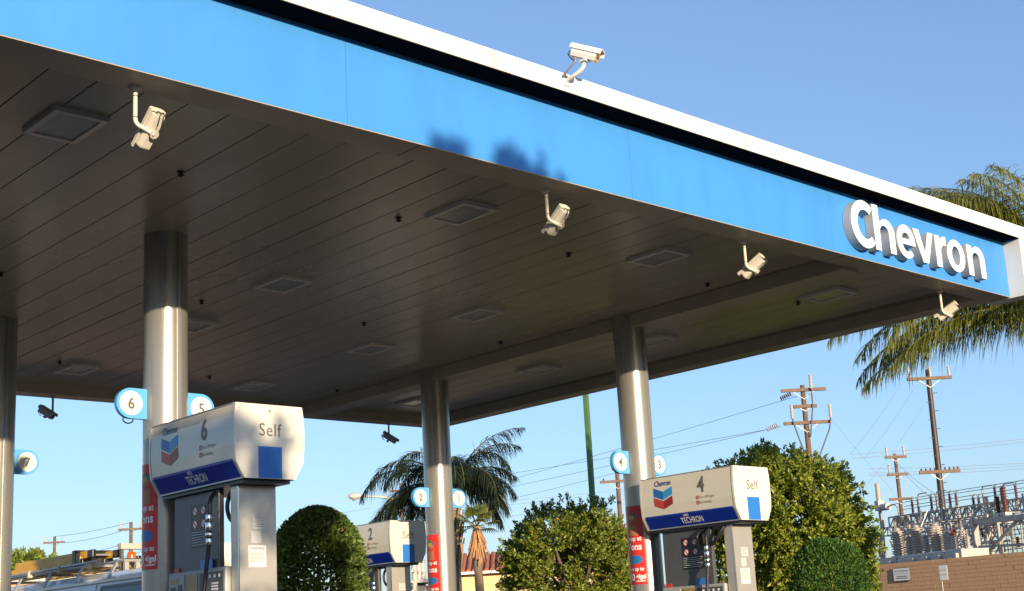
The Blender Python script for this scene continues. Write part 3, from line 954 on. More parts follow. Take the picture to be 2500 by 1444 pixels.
# ------------------------------------------------------------------ security cameras
def cctv_body(root, org, axis, up, length, housing, bezel=None, name_prefix=''):
    ax = Vector(axis).normalized()
    sd = ax.cross(Vector(up)).normalized()
    u = sd.cross(ax).normalized()
    o = Vector(org)

    def P(a, s, h):
        return tuple(o + ax * a + sd * s + u * h)

    def loft(secs, mi=0, mb=None):
        mb = mb or MB()
        n = len(secs[0][1])
        vs = [P(a, s, h) for a, pr in secs for s, h in pr]
        fs = [(i * n + k, i * n + (k + 1) % n, (i + 1) * n + (k + 1) % n, (i + 1) * n + k)[::-1] for i in range(len(secs) - 1) for k in range(n)]
        mb.add(vs, fs, mi)
        mb.add(vs[:n], [tuple(range(n))], mi)
        mb.add(vs[-n:], [tuple(range(n))[::-1]], mi)
        return mb
    L = length
    body = [(-0.045, -0.02), (-0.03, -0.05), (0.03, -0.05), (0.045, -0.02), (0.045, 0.03), (-0.045, 0.03)]
    hood = [(-0.055, 0.005), (-0.048, 0.005), (-0.045, 0.032), (-0.03, 0.044), (0.03, 0.044), (0.045, 0.032), (0.048, 0.005), (0.055, 0.005), (0.052, 0.036), (0.034, 0.052), (-0.034, 0.052), (-0.052, 0.036)]
    b = loft([(-L / 2, body), (L / 2, body)]).build('housing', housing, root)
    loft([(-L / 2 - 0.02, hood), (L / 2 + 0.035, hood)]).build('sun_hood', housing, root)
    # back plate closing the hood
    back = [(-0.05, 0.006), (0.05, 0.006), (0.05, 0.036), (0.032, 0.05), (-0.032, 0.05), (-0.05, 0.036)]
    loft([(-L / 2 - 0.016, back), (-L / 2 - 0.008, back)]).build('back_plate', housing, root)
    fr = [(x * 0.96, h * 0.96) for x, h in body]
    f = loft([(L / 2, fr), (L / 2 + 0.006, fr)]).build('front_bezel', bezel or housing, root)
    gl = [(-0.026, -0.026), (0.026, -0.026), (0.026, 0.016), (-0.026, 0.016)]
    loft([(L / 2 + 0.006, gl), (L / 2 + 0.0075, gl)]).build('window_glass', M['glass_dark'], f)
    for s in (-0.016, 0.016):
        MB().tube(bez([P(-L / 2, s, -0.012), P(-L / 2 - 0.022, s, -0.018), P(-L / 2 - 0.022, s * 0.8, -0.05), P(-L / 2 + 0.05, s, -0.085)], 5), 0.0035, 6).build('cable', M['black'], root)
    return P


def hanging_camera(base, tip, axis, label, drop=0.27, housing=None):
    """Pipe hanging from the border flange with an elbow that carries the housing."""
    b = Vector(base)
    housing = housing or M['cctv']
    root = thing('security_camera', label, 'camera', base, 0, 'security cameras')
    t = Vector(tip) - b
    MB().lathe([(0.042, 0.0), (0.042, -0.008), (0.028, -0.022), (0.02, -0.03)], 16).build('base_plate', housing, root)
    d = Vector((t.x, t.y, 0))
    ln = d.length
    d.normalize()
    el = [(0, 0, 0), (0, 0, -drop + 0.06)] + [(d.x * (0.06 - 0.06 * math.cos(a)), d.y * (0.06 - 0.06 * math.cos(a)), -drop + 0.06 - 0.06 * math.sin(a)) for a in [R(q) for q in (15, 30, 45, 60, 75)]]
    el += [(d.x * ln, d.y * ln, t.z)]
    MB().tube(el, 0.0145, 14).build('pipe_arm', housing, root)
    for z in (-0.06, -drop + 0.07):
        MB().lathe([(0.0155, z), (0.0155, z - 0.005)], 14).build('pipe_ring', M['black'], root)
    ax = Vector(axis).normalized()
    up = Vector((0, 0, 1))
    sd = ax.cross(up).normalized()
    u = sd.cross(ax)
    c = t + u * 0.075 + ax * 0.0
    MB().lathe([(0.03, 0.0), (0.03, 0.006), (0.014, 0.012), (0.014, 0.035)], 12, t, 0, u).build('swivel', housing, root)
    cctv_body(root, c, ax, up, 0.225, housing)
    return root


FA = (-0.08, 0.72, -0.69)
hanging_camera((3.78, 7.37, ZB), (3.885, 7.315, 3.985), FA, 'beige security camera hanging from the canopy edge, nearest at top left')
hanging_camera((7.385, 7.376, ZB), (7.49, 7.33, 4.0), (0.0, 0.80, -0.60), 'shaded grey security camera hanging from the middle of the canopy edge')
hanging_camera((10.008, 7.41, ZB), (10.11, 7.36, 4.0), (-0.2, 0.82, -0.53), 'beige security camera hanging third from the left, before the soffit beam')
hanging_camera((13.549, 7.42, ZB), (13.65, 7.37, 4.0), (-0.25, 0.85, -0.46), 'beige security camera hanging under the raised letters near the right corner')
hanging_camera((7.76, 17.42, ZB), (7.62, 17.36, 3.99), (0.35, -0.72, -0.5), 'dark security camera on the rear canopy edge, left of the number six sign', housing=M['cab_light'])
hanging_camera((13.418, 17.36, ZB), (13.33, 17.29, 3.97), (0.45, -0.65, -0.55), 'dark security camera on the rear canopy edge, before the palm fronds', housing=M['cab_light'])

# the one on the parapet
pc = thing('security_camera', 'white security camera on a bracket on top of the white parapet band', 'camera', (7.235, 6.93, 5.06), 0, 'security cameras')
MB().bbox(-0.03, 0.05, -0.012, 0.0, -0.05, 0.045, 0.004).build('wall_plate', M['cctv_white'], pc)
arm = bez([(0.01, -0.01, 0.0), (0.012, -0.09, 0.012), (0.03, -0.16, 0.05), (0.03, -0.185, 0.10)], 6)
MB().tube(arm, 0.018, 10).build('bracket_arm', M['cctv_white'], pc)
MB().bbox(0.0, 0.06, -0.225, -0.15, 0.09, 0.115, 0.006).build('swivel', M['cctv_white'], pc)
MB().tube(bez([(0.0, -0.02, 0.02), (-0.05, -0.05, 0.03), (-0.03, -0.14, 0.10), (-0.02, -0.13, 0.15)], 6), 0.009, 8).build('cable', M['van_trim'], pc)
cctv_body(pc, (0.035, -0.20, 0.165), (0.45, -0.80, -0.40), (0, 0, 1), 0.21, M['cctv_white'], M['cctv_amber'])
# ------------------------------------------------------------------ vegetation helpers
def unit(v):
    return v / np.maximum(np.linalg.norm(v, axis=-1, keepdims=True), 1e-9)


def leaf_cloud(name, cen, dirs, length, width, m, parent, seed=1, fold=0.25, loc=None):
    """One four-sided folded leaf per centre: 4 vertices, 2 triangles."""
    g = np.random.default_rng(seed)
    n = len(cen)
    d = unit(dirs + g.normal(0, 0.25, (n, 3)))
    s = unit(np.cross(d, g.normal(0, 1, (n, 3))))
    nn = np.cross(s, d)
    L = length * g.uniform(0.7, 1.25, (n, 1))
    W = width * g.uniform(0.75, 1.2, (n, 1))
    base = cen - d * L * 0.5
    tip = cen + d * L * 0.5 - nn * L * 0.12
    l = cen + s * W * 0.5 + nn * W * fold - d * L * 0.05
    r = cen - s * W * 0.5 + nn * W * fold - d * L * 0.05
    v = np.stack([base, l, tip, r], 1).reshape(-1, 3)
    i = np.arange(n)[:, None] * 4
    f = np.concatenate([i + np.array([[0, 2, 1]]), i + np.array([[0, 3, 2]])], 1).reshape(-1, 3)
    return fast_mesh(name, v, f, m, parent, loc)


def lump(dirs, seed, amp, k=9, sharp=7.0):
    """Bumpy radius factor over directions."""
    g = np.random.default_rng(seed)
    c = unit(g.normal(0, 1, (k, 3)))
    a = g.uniform(0.4, 1.0, k)
    return 1.0 - amp + amp * np.clip((a[None] * np.exp(sharp * (dirs @ c.T - 1))).sum(1), 0, 1.5)


def crown(parent, center, radii, nclump, per, ll, lw, m, seed, amp=0.3, spread=0.16, inner=0.25, k=14, sharp=7.0, gap=0.0):
    """Shoots set over a bumpy crown; each shoot carries a rosette of leaves, shoots gather in boughs."""
    g = np.random.default_rng(seed)
    nb = max(6, nclump // 7)
    bd = unit(g.normal(0, 1, (nb, 3)))
    br = lump(bd, seed + 1, amp, k, sharp) * np.where(g.random(nb) < inner, g.uniform(0.4, 0.8, nb), g.uniform(0.88, 1.02, nb))
    bc = bd * br[:, None]
    idx = g.integers(0, nb, nclump)
    c = bc[idx] * np.array(radii)[None] + np.array(center)[None] + g.normal(0, 1, (nclump, 3)) * spread
    d = unit(bd[idx] + g.normal(0, 0.45, (nclump, 3)) + np.array([0, 0, 0.30]))
    j = np.tile(np.arange(per), nclump)
    cc = np.repeat(c, per, 0)
    dd = np.repeat(d, per, 0)
    e1 = unit(np.cross(dd, np.array([0.31, 0.17, 0.93])))
    e2 = np.cross(dd, e1)
    a = j * 2.39996 + np.repeat(g.uniform(0, 6.28, nclump), per)
    h = (j / per)
    rad = unit(e1 * np.cos(a)[:, None] + e2 * np.sin(a)[:, None])
    dirs = unit(rad * (1.0 - 0.65 * h)[:, None] + dd * (0.25 + 0.9 * h)[:, None])
    cen = cc + dd * ((h - 0.5) * ll * 1.5)[:, None] + dirs * ll * 0.5
    return leaf_cloud('crown', cen, dirs, ll, lw, m, parent, seed + 5)


def trunk(parent, pts, r0, r1, m, n=10):
    rs = [r0 + (r1 - r0) * i / (len(pts) - 1) for i in range(len(pts))]
    return MB().tube(pts, rs, n).build('trunk', m, parent)


def branches(parent, base, top, n, reach, seed, m):
    g = random.Random(seed)
    for k in range(n):
        a = 2 * math.pi * k / n + g.uniform(-0.3, 0.3)
        e = Vector((math.cos(a) * reach * g.uniform(0.5, 0.9), math.sin(a) * reach * g.uniform(0.5, 0.9), g.uniform(0.45, 1.0) * top))
        b = Vector(base)
        mid = b.lerp(b + e, 0.5) + Vector((0, 0, 0.12 * top))
        MB().tube(bez([b, mid, b + e], 4), [0.05, 0.045, 0.04, 0.035, 0.03, 0.026, 0.022, 0.018, 0.014], 7).build('limb', m, parent)


# round clipped shrub behind the nearest pump
t = thing('clipped_shrub', 'dark round-topped clipped shrub right of the nearest pump', 'shrub', (9.58, 13.89, -0.08))
g = np.random.default_rng(21)
n = 21000
hh = g.uniform(0, 1, n)
ang = g.uniform(0, 2 * math.pi, n)
top_z, rad_ = 2.55, 0.565
dome = g.random(n) < 0.48
ph = np.arccos(g.uniform(0, 1, n))
x = np.where(dome, np.sin(ph), 1.0) * np.cos(ang)
y = np.where(dome, np.sin(ph), 1.0) * np.sin(ang)
z = np.where(dome, top_z - 0.78 + 0.78 * np.cos(ph), 0.15 + hh * (top_z - 0.93))
sh = np.where(g.random(n) < 0.40, g.uniform(0.5, 0.95, n), g.uniform(0.93, 1.04, n)) * (1 + 0.035 * np.sin(5 * ang + 3 * z) + 0.03 * np.sin(9 * ang - 5 * z + 1.0))
sh = np.where(g.random(n) < 0.02, sh * g.uniform(1.03, 1.13, n), sh)
cen = np.stack([x * rad_ * sh, y * rad_ * sh, z], 1)
dr = np.stack([x, y, np.where(dome, np.cos(ph), 0.35)], 1)
leaf_cloud('crown', cen, dr + g.normal(0, 0.45, (n, 3)), 0.072, 0.038, M['leaf_topiary'], t, 22)
trunk(t, [(0, 0, 0), (0.02, 0, 0.6), (0, 0.02, 1.7)], 0.05, 0.03, M['trunk'])
branches(t, (0, 0, 0.4), 1.6, 7, 0.45, 3, M['trunk'])
o = MB().bbox(-0.75, 0.75, -0.75, 0.75, -0.05, 0.18, 0.03).build('planter_kerb', M['concrete'], None, (9.62, 13.85, -0.08))
tag(o, 'low concrete kerb ring around the round clipped shrub', 'planter')

# ficus tree in the middle
t = thing('ficus_tree', 'sunlit bushy green tree between the middle columns, left of the number four column', 'tree', (16.5, 16.35, -0.2))
crown(t, (-0.05, 0.05, 2.0), (1.18, 1.18, 1.16), 2700, 11, 0.080, 0.038, M['leaf_ficus'], 31, amp=0.08, spread=0.085, inner=0.35, k=18, sharp=9)
crown(t, (0.28, -0.22, 2.6), (0.58, 0.58, 0.52), 340, 11, 0.080, 0.038, M['leaf_ficus'], 36, amp=0.15, spread=0.10, inner=0.3)
trunk(t, [(0, 0, 0), (0.05, 0.02, 0.9), (0.0, 0.05, 1.8), (0.1, 0, 2.6)], 0.11, 0.05, M['trunk'])
branches(t, (0, 0, 1.0), 1.9, 9, 1.2, 4, M['trunk'])

# big tree right of pump four
t = thing('carob_tree', 'large dense sunlit green tree behind the number four pump, right of it', 'tree', (19.95, 14.4, -0.22))
crown(t, (-0.03, 0.03, 2.6), (1.36, 1.36, 1.44), 4200, 11, 0.090, 0.048, M['leaf_big'], 41, amp=0.10, spread=0.10, inner=0.35, k=22, sharp=10)
crown(t, (0.66, -0.66, 1.9), (0.48, 0.48, 1.05), 800, 11, 0.090, 0.048, M['leaf_big'], 44, amp=0.2, spread=0.10, inner=0.3)
trunk(t, [(0, 0, 0), (0.05, 0.0, 0.8), (0.0, 0.05, 1.7), (0, 0, 2.8)], 0.13, 0.05, M['trunk'])
branches(t, (0, 0, 0.8), 2.0, 10, 1.25, 5, M['trunk'])

# small clipped shrub before it
t = thing('clipped_shrub', 'small bright green clipped shrub in front of the large tree', 'shrub', (17.15, 11.75, -0.22))
g = np.random.default_rng(51)
n = 12000
d = unit(g.normal(0, 1, (n, 3)))
sh = np.where(g.random(n) < 0.2, g.uniform(0.6, 0.95, n), g.uniform(0.95, 1.04, n)) * (0.93 + 0.07 * lump(d, 52, 1.0, 12, 8))
box = d / np.maximum(np.abs(d).max(1, keepdims=True), 1e-6)
mixd = d * 0.7 + box * 0.3
cen = mixd * sh[:, None] * np.array([0.56, 0.56, 1.02]) + np.array([0, 0, 1.15])
leaf_cloud('crown', cen, d + g.normal(0, 0.4, (n, 3)) + np.array([0, 0, 0.3]), 0.06, 0.026, M['leaf_shrub'], t, 53)
trunk(t, [(0, 0, 0), (0, 0.02, 0.5), (0, 0, 1.2)], 0.04, 0.02, M['trunk'])

# low leafy plants seen through pump four's frame and by the wall
for k, (px, py, hgt, lab) in enumerate(((23.6, 18.0, 2.0, 'small yellow-green bush seen through the frame of the number four pump'),)):
    t = thing('garden_bush', lab, 'shrub', (px, py, -0.25))
    crown(t, (0, 0, hgt - 0.5), (0.6, 0.6, 0.6), 200, 10, 0.15, 0.035, M['leaf_fan'], 61 + k, amp=0.4, spread=0.1)
    trunk(t, [(0, 0, 0), (0, 0, 0.8), (0.02, 0, 1.4)], 0.04, 0.02, M['trunk'])

# ------------------------------------------------------------------ palms
def frond_mesh(verts, faces, base, az, e0, length, curl, nleaf, ll, lw, g, droop=0.9, rach=None, start=0.14, side_tilt=0.0):
    """Feather frond: arching rachis with drooping leaflets. Appends to verts/faces lists (quads)."""
    seg = 26
    p = np.array(base, float)
    pts, tans = [p.copy()], []
    el = e0
    h = np.array([math.cos(az), math.sin(az), 0.0])
    for k in range(seg):
        s = k / seg
        el = e0 - curl * (s ** 1.35)
        tg = h * math.cos(el) + np.array([0, 0, math.sin(el)])
        tans.append(tg)
        p = p + tg * length / seg
        pts.append(p.copy())
    tans.append(tans[-1])
    pts, tans = np.array(pts), np.array(tans)
    rach.append((pts, length))
    side0 = np.array([-math.sin(az), math.cos(az), 0.0])
    us = np.linspace(start, 1.0, nleaf)
    for u in us:
        f = u * seg
        i = min(int(f), seg - 1)
        w = f - i
        q = pts[i] * (1 - w) + pts[i + 1] * w
        tg = tans[i]
        up = np.cross(tg, side0) * -1.0
        shape = math.sin(math.pi * min(1.0, 0.18 + 0.80 * u)) ** 0.55
        for sd in (-1, 1):
            L = ll * shape * g.uniform(0.65, 1.2)
            fan = g.normal(0, 0.42)          # queen palm: leaflets leave the rachis at many angles
            dv = side0 * sd * 0.85 + tg * (0.45 + 0.5 * u) + up * fan
            dv = dv / np.linalg.norm(dv)
            dr_ = droop * g.uniform(0.7, 1.3)
            ws = lw * g.uniform(0.8, 1.2)
            # three segments bending down
            a = q
            vs = []
            dirv = dv.copy()
            wid = [0.5, 1.0, 0.75, 0.08]
            tw = np.cross(dirv, np.array([0, 0, 1.0]) + g.normal(0, 0.4, 3))
            tw /= max(np.linalg.norm(tw), 1e-6)
            for k in range(4):
                vs.append(a + tw * ws * wid[k] * 0.5)
                vs.append(a - tw * ws * wid[k] * 0.5)
                dirv = dirv + np.array([0, 0, -dr_ * 0.55])
                dirv = dirv / np.linalg.norm(dirv)
                a = a + dirv * L / 3
            n0 = len(verts)
            verts.extend(vs)
            for k in range(3):
                faces.append((n0 + 2 * k, n0 + 2 * k + 1, n0 + 2 * k + 3, n0 + 2 * k + 2))


def queen_palm(root, crown_z, fronds, m, seed, ll, lw, nleaf, r_rach=0.02, droop=0.9):
    """fronds: list of (azimuth, elevation, length, curl)."""
    g = np.random.default_rng(seed)
    for (az, e0, ln, cu) in fronds:
        vs, fs, rach = [], [], []
        frond_mesh(vs, fs, (math.cos(az) * 0.1, math.sin(az) * 0.1, crown_z), az, e0, ln, cu, nleaf, ll, lw, g, droop, rach)
        fr = fast_mesh('frond', np.array(vs), np.array(fs), m, root)
        pts = rach[0][0]
        MB().tube(pts[::2], [r_rach * (1 - 0.85 * k / 13) for k in range(len(pts[::2]))], 6).build('rachis', M['rachis'], fr)


# camera-facing axes, used only to describe azimuths: view runs along +X +Y, photo-left is -X +Y, photo-right is +X -Y
LEFT = math.atan2(0.726, -0.688)
RIGHT = LEFT + math.pi
TOWARD = math.atan2(-0.688, -0.726)

g = random.Random(5)
t = thing('queen_palm', 'dark feathery palm seen behind the number two column', 'palm tree', (25.9, 30.6, -0.25))
fr = []
for k in range(26):
    az = 2 * math.pi * k / 26 * 2.4 + g.uniform(-0.2, 0.2)
    e0 = g.choice([R(70), R(52), R(38), R(20), R(8)]) + g.uniform(-0.1, 0.1)
    fr.append((az, e0, g.uniform(2.0, 2.6), g.uniform(1.7, 2.2) + (0.5 if e0 > R(45) else 0)))
fr += [(LEFT + 0.1, R(40), 3.1, 2.0), (LEFT - 0.35, R(18), 2.9, 1.6), (LEFT + 0.3, R(55), 2.9, 2.3), (LEFT, R(-12), 3.0, 0.5), (LEFT + 0.15, R(5), 2.7, 1.3), (RIGHT + 0.2, R(66), 2.9, 1.2), (RIGHT - 0.25, R(62), 2.6, 1.6), (RIGHT, R(10), 2.0, 1.7), (RIGHT + 0.4, R(-10), 2.0, 1.3), (RIGHT - 0.5, R(25), 2.0, 2.0)]
queen_palm(t, 5.45, fr, M['leaf_palm_shade'], 71, 0.80, 0.024, 92, 0.03, droop=0.85)
trunk(t, [(0.05, 0.1, 0), (0.02, 0.03, 2.0), (0, 0, 3.3), (0, 0, 5.4)], 0.24, 0.15, M['palm_trunk'], 14)
mb = MB()
for k in range(34):     # old leaf bases wrapped round the upper trunk
    a = k * 2.4
    z0 = 3.0 + 2.1 * k / 34
    c = Vector((math.cos(a) * 0.2, math.sin(a) * 0.2, z0))
    mb = MB()
    mb.bar(c, c + Vector((math.cos(a) * 0.13, math.sin(a) * 0.13, 0.62)), 0.11, 0.03, (math.cos(a), math.sin(a), 0))
    mb.build('leaf_base', M['boot'], t)

t = thing('fan_palm', 'small fan palm with orange dead skirt, right of the number two column', 'palm tree', (25.3, 28.85, -0.25))
gg = np.random.default_rng(81)
for k in range(15):
    az = k * 2.4 + 0.3
    e0 = R(75) - R(95) * k / 15
    b = np.array([0, 0, 4.1])
    dv = np.array([math.cos(az) * math.cos(e0), math.sin(az) * math.cos(e0), math.sin(e0)])
    c = b + dv * 0.42
    s0 = unit(np.cross(dv, [0, 0, 1.0]))
    vs, fs = [], []
    for q in range(20):
        a = R(-115 + 230 * q / 19)
        L = 0.40 * (1 - 0.25 * abs(a) / 2.0)
        d1 = dv * math.cos(a) + s0 * math.sin(a)
        tw = unit(np.cross(d1, np.cross(s0, dv) + gg.normal(0, 0.2, 3)))
        mid = c + d1 * L * 0.55
        tip = c + d1 * L + np.array([0, 0, -0.10])
        n0 = len(vs)
        vs += [c, mid + tw * 0.022, tip, mid - tw * 0.022]
        fs.append((n0, n0 + 1, n0 + 2, n0 + 3))
    lf = fast_mesh('frond', np.array(vs), np.array(fs), M['leaf_fan'], t)
    MB().tube([tuple(b), tuple(c)], 0.012, 5).build('stalk', M['rachis'], lf)
for k in range(90):
    az = k * 2.4
    z0 = 4.05 - 0.35 * (k % 5) / 5
    c = Vector((math.cos(az) * 0.1, math.sin(az) * 0.1, z0))
    e = c + Vector((math.cos(az) * gg.uniform(0.05, 0.26), math.sin(az) * gg.uniform(0.05, 0.26), -gg.uniform(0.3, 0.8)))
    MB().bar(c, e, gg.uniform(0.015, 0.045), 0.008, (math.cos(az), math.sin(az), 0.3)).build('dead_frond', M['dead_frond'], t)
trunk(t, [(0, 0, 0), (0.03, 0, 1.5), (0.0, 0.02, 3.0), (0, 0, 4.1)], 0.15, 0.11, M['boot'], 12)

t = thing('queen_palm', 'sunlit feathery palm at the right edge beside the canopy corner', 'palm tree', (18.9, 8.2, -0.2))
gp = random.Random(12)
fr = [(LEFT - 0.02, R(26), 3.75, 1.25), (LEFT + 0.16, R(20), 3.6, 1.30), (LEFT - 0.16, R(16), 3.4, 1.25), (LEFT + 0.35, R(28), 3.5, 1.6), (LEFT + 0.06, R(38), 3.6, 1.55), (LEFT - 0.3, R(24), 3.0, 1.4), (LEFT + 0.25, R(8), 3.2, 1.0), (LEFT - 0.08, R(6), 3.3, 0.95)]
for k in range(30):        # upper crown
    fr.append((LEFT + gp.uniform(-0.6, 0.75), R(gp.uniform(48, 86)), gp.uniform(2.8, 3.7), gp.uniform(1.35, 2.0)))
for k in range(12):
    fr.append((RIGHT + (k - 6) * 0.36, R(20 + 50 * (k % 3) / 2), 3.0, 1.6))
queen_palm(t, 5.1, fr, M['leaf_palm'], 91, 0.72, 0.015, 150, 0.028, droop=1.05)
trunk(t, [(0, 0, 0), (0.02, 0, 2.0), (0, 0, 3.6), (0, 0, 5.1)], 0.2, 0.13, M['palm_trunk'], 14)

# tall tree across the street behind the viewpoint: its crown shades the pump nearest the camera and the middle of the fascia
t = thing('street_tree', 'tall leafy street tree across the road, its crown shading the middle of the fascia', 'tree', (2.2, -6.0, -0.5))
crown(t, (0.88, 0, 6.16), (0.36, 0.5, 1.12), 420, 10, 0.11, 0.06, M['leaf_ficus'], 101, amp=0.2, spread=0.08, inner=0.4)
crown(t, (0.62, 0, 6.06), (0.24, 0.5, 1.05), 240, 10, 0.11, 0.06, M['leaf_ficus'], 103, amp=0.2, spread=0.07, inner=0.4)
crown(t, (-0.08, 0, 6.09), (0.18, 0.35, 1.12), 240, 10, 0.11, 0.06, M['leaf_ficus'], 109, amp=0.2, spread=0.06, inner=0.4)
crown(t, (1.26, 0, 5.96), (0.17, 0.4, 1.06), 160, 10, 0.11, 0.06, M['leaf_ficus'], 113, amp=0.2, spread=0.06, inner=0.4)
crown(t, (-1.0, 0, 4.5), (0.48, 0.8, 0.95), 60, 10, 0.15, 0.08, M['leaf_ficus'], 105, amp=0.18, spread=0.12, inner=0.45)
crown(t, (-1.9, 0, 5.0), (0.45, 0.8, 1.0), 330, 10, 0.15, 0.08, M['leaf_ficus'], 117, amp=0.15, spread=0.1, inner=0.45)
trunk(t, [(0, 0, 0), (0.05, 0, 2.0), (0.15, 0, 4.0), (0.75, 0, 6.6)], 0.2, 0.04, M['trunk'], 12)
branches(t, (0.1, 0, 3.2), 2.6, 9, 1.2, 6, M['trunk'])
# ------------------------------------------------------------------ block wall of the substation yard
WA = Vector((34.3, 21.54, 0))
WD = Vector((-0.42, -0.907, 0)).normalized()      # along the wall, towards photo-right
WN = Vector((-WD.y, WD.x, 0))                     # away from the viewer
WROT = math.atan2(WD.y, WD.x)
GZ = -0.25
ly = Vector((-math.sin(WROT), math.cos(WROT), 0))
WD2 = Vector((-0.1, -0.995, 0)).normalized()       # the wall itself runs a little more square to the sun
WN2 = Vector((-WD2.y, WD2.x, 0))
WROT2 = math.atan2(WD2.y, WD2.x)
wall = thing('block_wall', 'long tan masonry block wall in front of the electrical yard', 'wall', WA + Vector((0, 0, GZ)), WROT2)
SG = 1.0 if ly.dot(WN) > 0 else -1.0             # sign of local y that points away from the viewer
H_W = 2.2 - GZ
BH, BL = 0.111, 0.452
mb = MB()
mb.box(-16.0, 9.0, min(SG * 0.008, SG * 0.2), max(SG * 0.008, SG * 0.2), 0, H_W - 0.004)
mb.build('mortar_core', M['mortar'], wall)
blk = None
rows = int(H_W / BH)
made = 0
for r_i in range(rows):
    z1 = H_W - r_i * BH
    if r_i > 9:
        break
    off = 0.0 if r_i % 2 else BL / 2
    for c_i in range(-7, 22):
        x0 = c_i * BL + off - 1.3
        if blk is None:
            o = MB().bbox(0.003, BL - 0.003, -0.011, 0.02, -BH + 0.003, -0.002, 0.003).build('block', M['block'], wall)
            blk = o.data
        else:
            o = link('block', blk, wall)
        o.location = (x0, SG * rnd.uniform(-0.004, 0.002), z1)
        made += 1
rest = MB()
for r_i in range(rows):
    z1 = H_W - r_i * BH
    off = 0.0 if r_i % 2 else BL / 2
    for c_i in range(-32, 20):
        x0 = c_i * BL + off - 1.3
        if r_i <= 9 and -7 <= c_i < 22:
            continue
        if x0 > 8.5:
            continue
        rest.box(x0 + 0.005, x0 + BL - 0.005, -0.012, 0.02, z1 - BH + 0.005, z1 - 0.003)
o = rest.build('blockwork', M['block'], wall)
o['kind'] = 'stuff'


def wl(s, t, z):
    """Yard frame: s along the wall, t behind it."""
    p = WA + WD * s + WN * t
    return Vector((p.x, p.y, z))


ws = thing('wall_notice', 'grey metal notice board fixed to the tan block wall', 'sign', WA + WD2 * 0.59 - WN2 * 0.05 + Vector((0, 0, 1.875)), WROT2)
fx = lambda s: s                                   # local x along the wall
face = -SG                                         # towards the viewer
MB().bbox(-0.29, 0.29, -0.012, 0.012, -0.19, 0.19, 0.004).build('frame', M['galv_dark'], ws)
pn = MB().box(-0.275, 0.275, min(face * 0.013, face * 0.016), max(face * 0.013, face * 0.016), -0.17, 0.17).build('panel', M['paper'], ws)
flip = 1 if face < 0 else -1


def walltext(s_, size, x, z, parent, m=M['ink_grey'], yoff=0.018):
    put_mesh('lettering', text_mesh(s_, size, 0.001, 0.9), lambda u, v, w: (x + flip * u, face * yoff, z + v), m, parent)


walltext('CITY OF GLENDALE', 0.058, 0, 0.07, pn)
MB().box(-0.22, 0.22, min(face * 0.017, face * 0.018), max(face * 0.017, face * 0.018), 0.012, 0.02).build('rule', M['ink_grey'], pn)
for k, wd in enumerate((0.17, 0.2)):
    MB().box(-wd, wd, min(face * 0.017, face * 0.018), max(face * 0.017, face * 0.018), -0.07 - 0.05 * k, -0.045 - 0.05 * k).build('text_line', M['ink_grey'], pn)

ps = thing('street_sign', 'small white street sign on a post before the tan wall', 'sign', WA + WD2 * 2.68 - WN2 * 1.0 + Vector((0, 0, -0.25)), WROT2)
MB().tube([(-0.11, 0, 0), (-0.11, 0, 1.95)], 0.022, 8).build('post', M['galv'], ps)
pl = MB().bbox(-0.13, 0.13, face * 0.03 - 0.004, face * 0.03 + 0.004, 1.85, 2.235, 0.004).build('plate', M['white'], ps)
for k in range(2):
    MB().box(-0.1, 0.1, min(face * 0.035, face * 0.036), max(face * 0.035, face * 0.036), 2.10 - 0.12 * k, 2.13 - 0.12 * k).build('text_line', M['sticker_clear'], pl)

# ------------------------------------------------------------------ electrical yard behind the wall
def insulator_prof(h, r, n, cap=0.7):
    pr = [(r * cap, 0)]
    for k in range(n):
        z = h * (k + 0.15) / n
        pr += [(r * 0.62, z), (r, z + h * 0.28 / n), (r * 0.98, z + h * 0.40 / n), (r * 0.62, z + h * 0.62 / n)]
    pr += [(r * 0.5, h)]
    return pr


def yard(name, label, cat, s, t, z, group=None):
    return thing(name, label, cat, wl(s, t, z), WROT, group)


def loc(s, t, z, o):
    """Yard coordinates -> local of an Empty placed at yard origin (s0,t0,z0) with rotation WROT."""
    s0, t0, z0 = o
    return (s - s0, SG * (t - t0), z - z0)


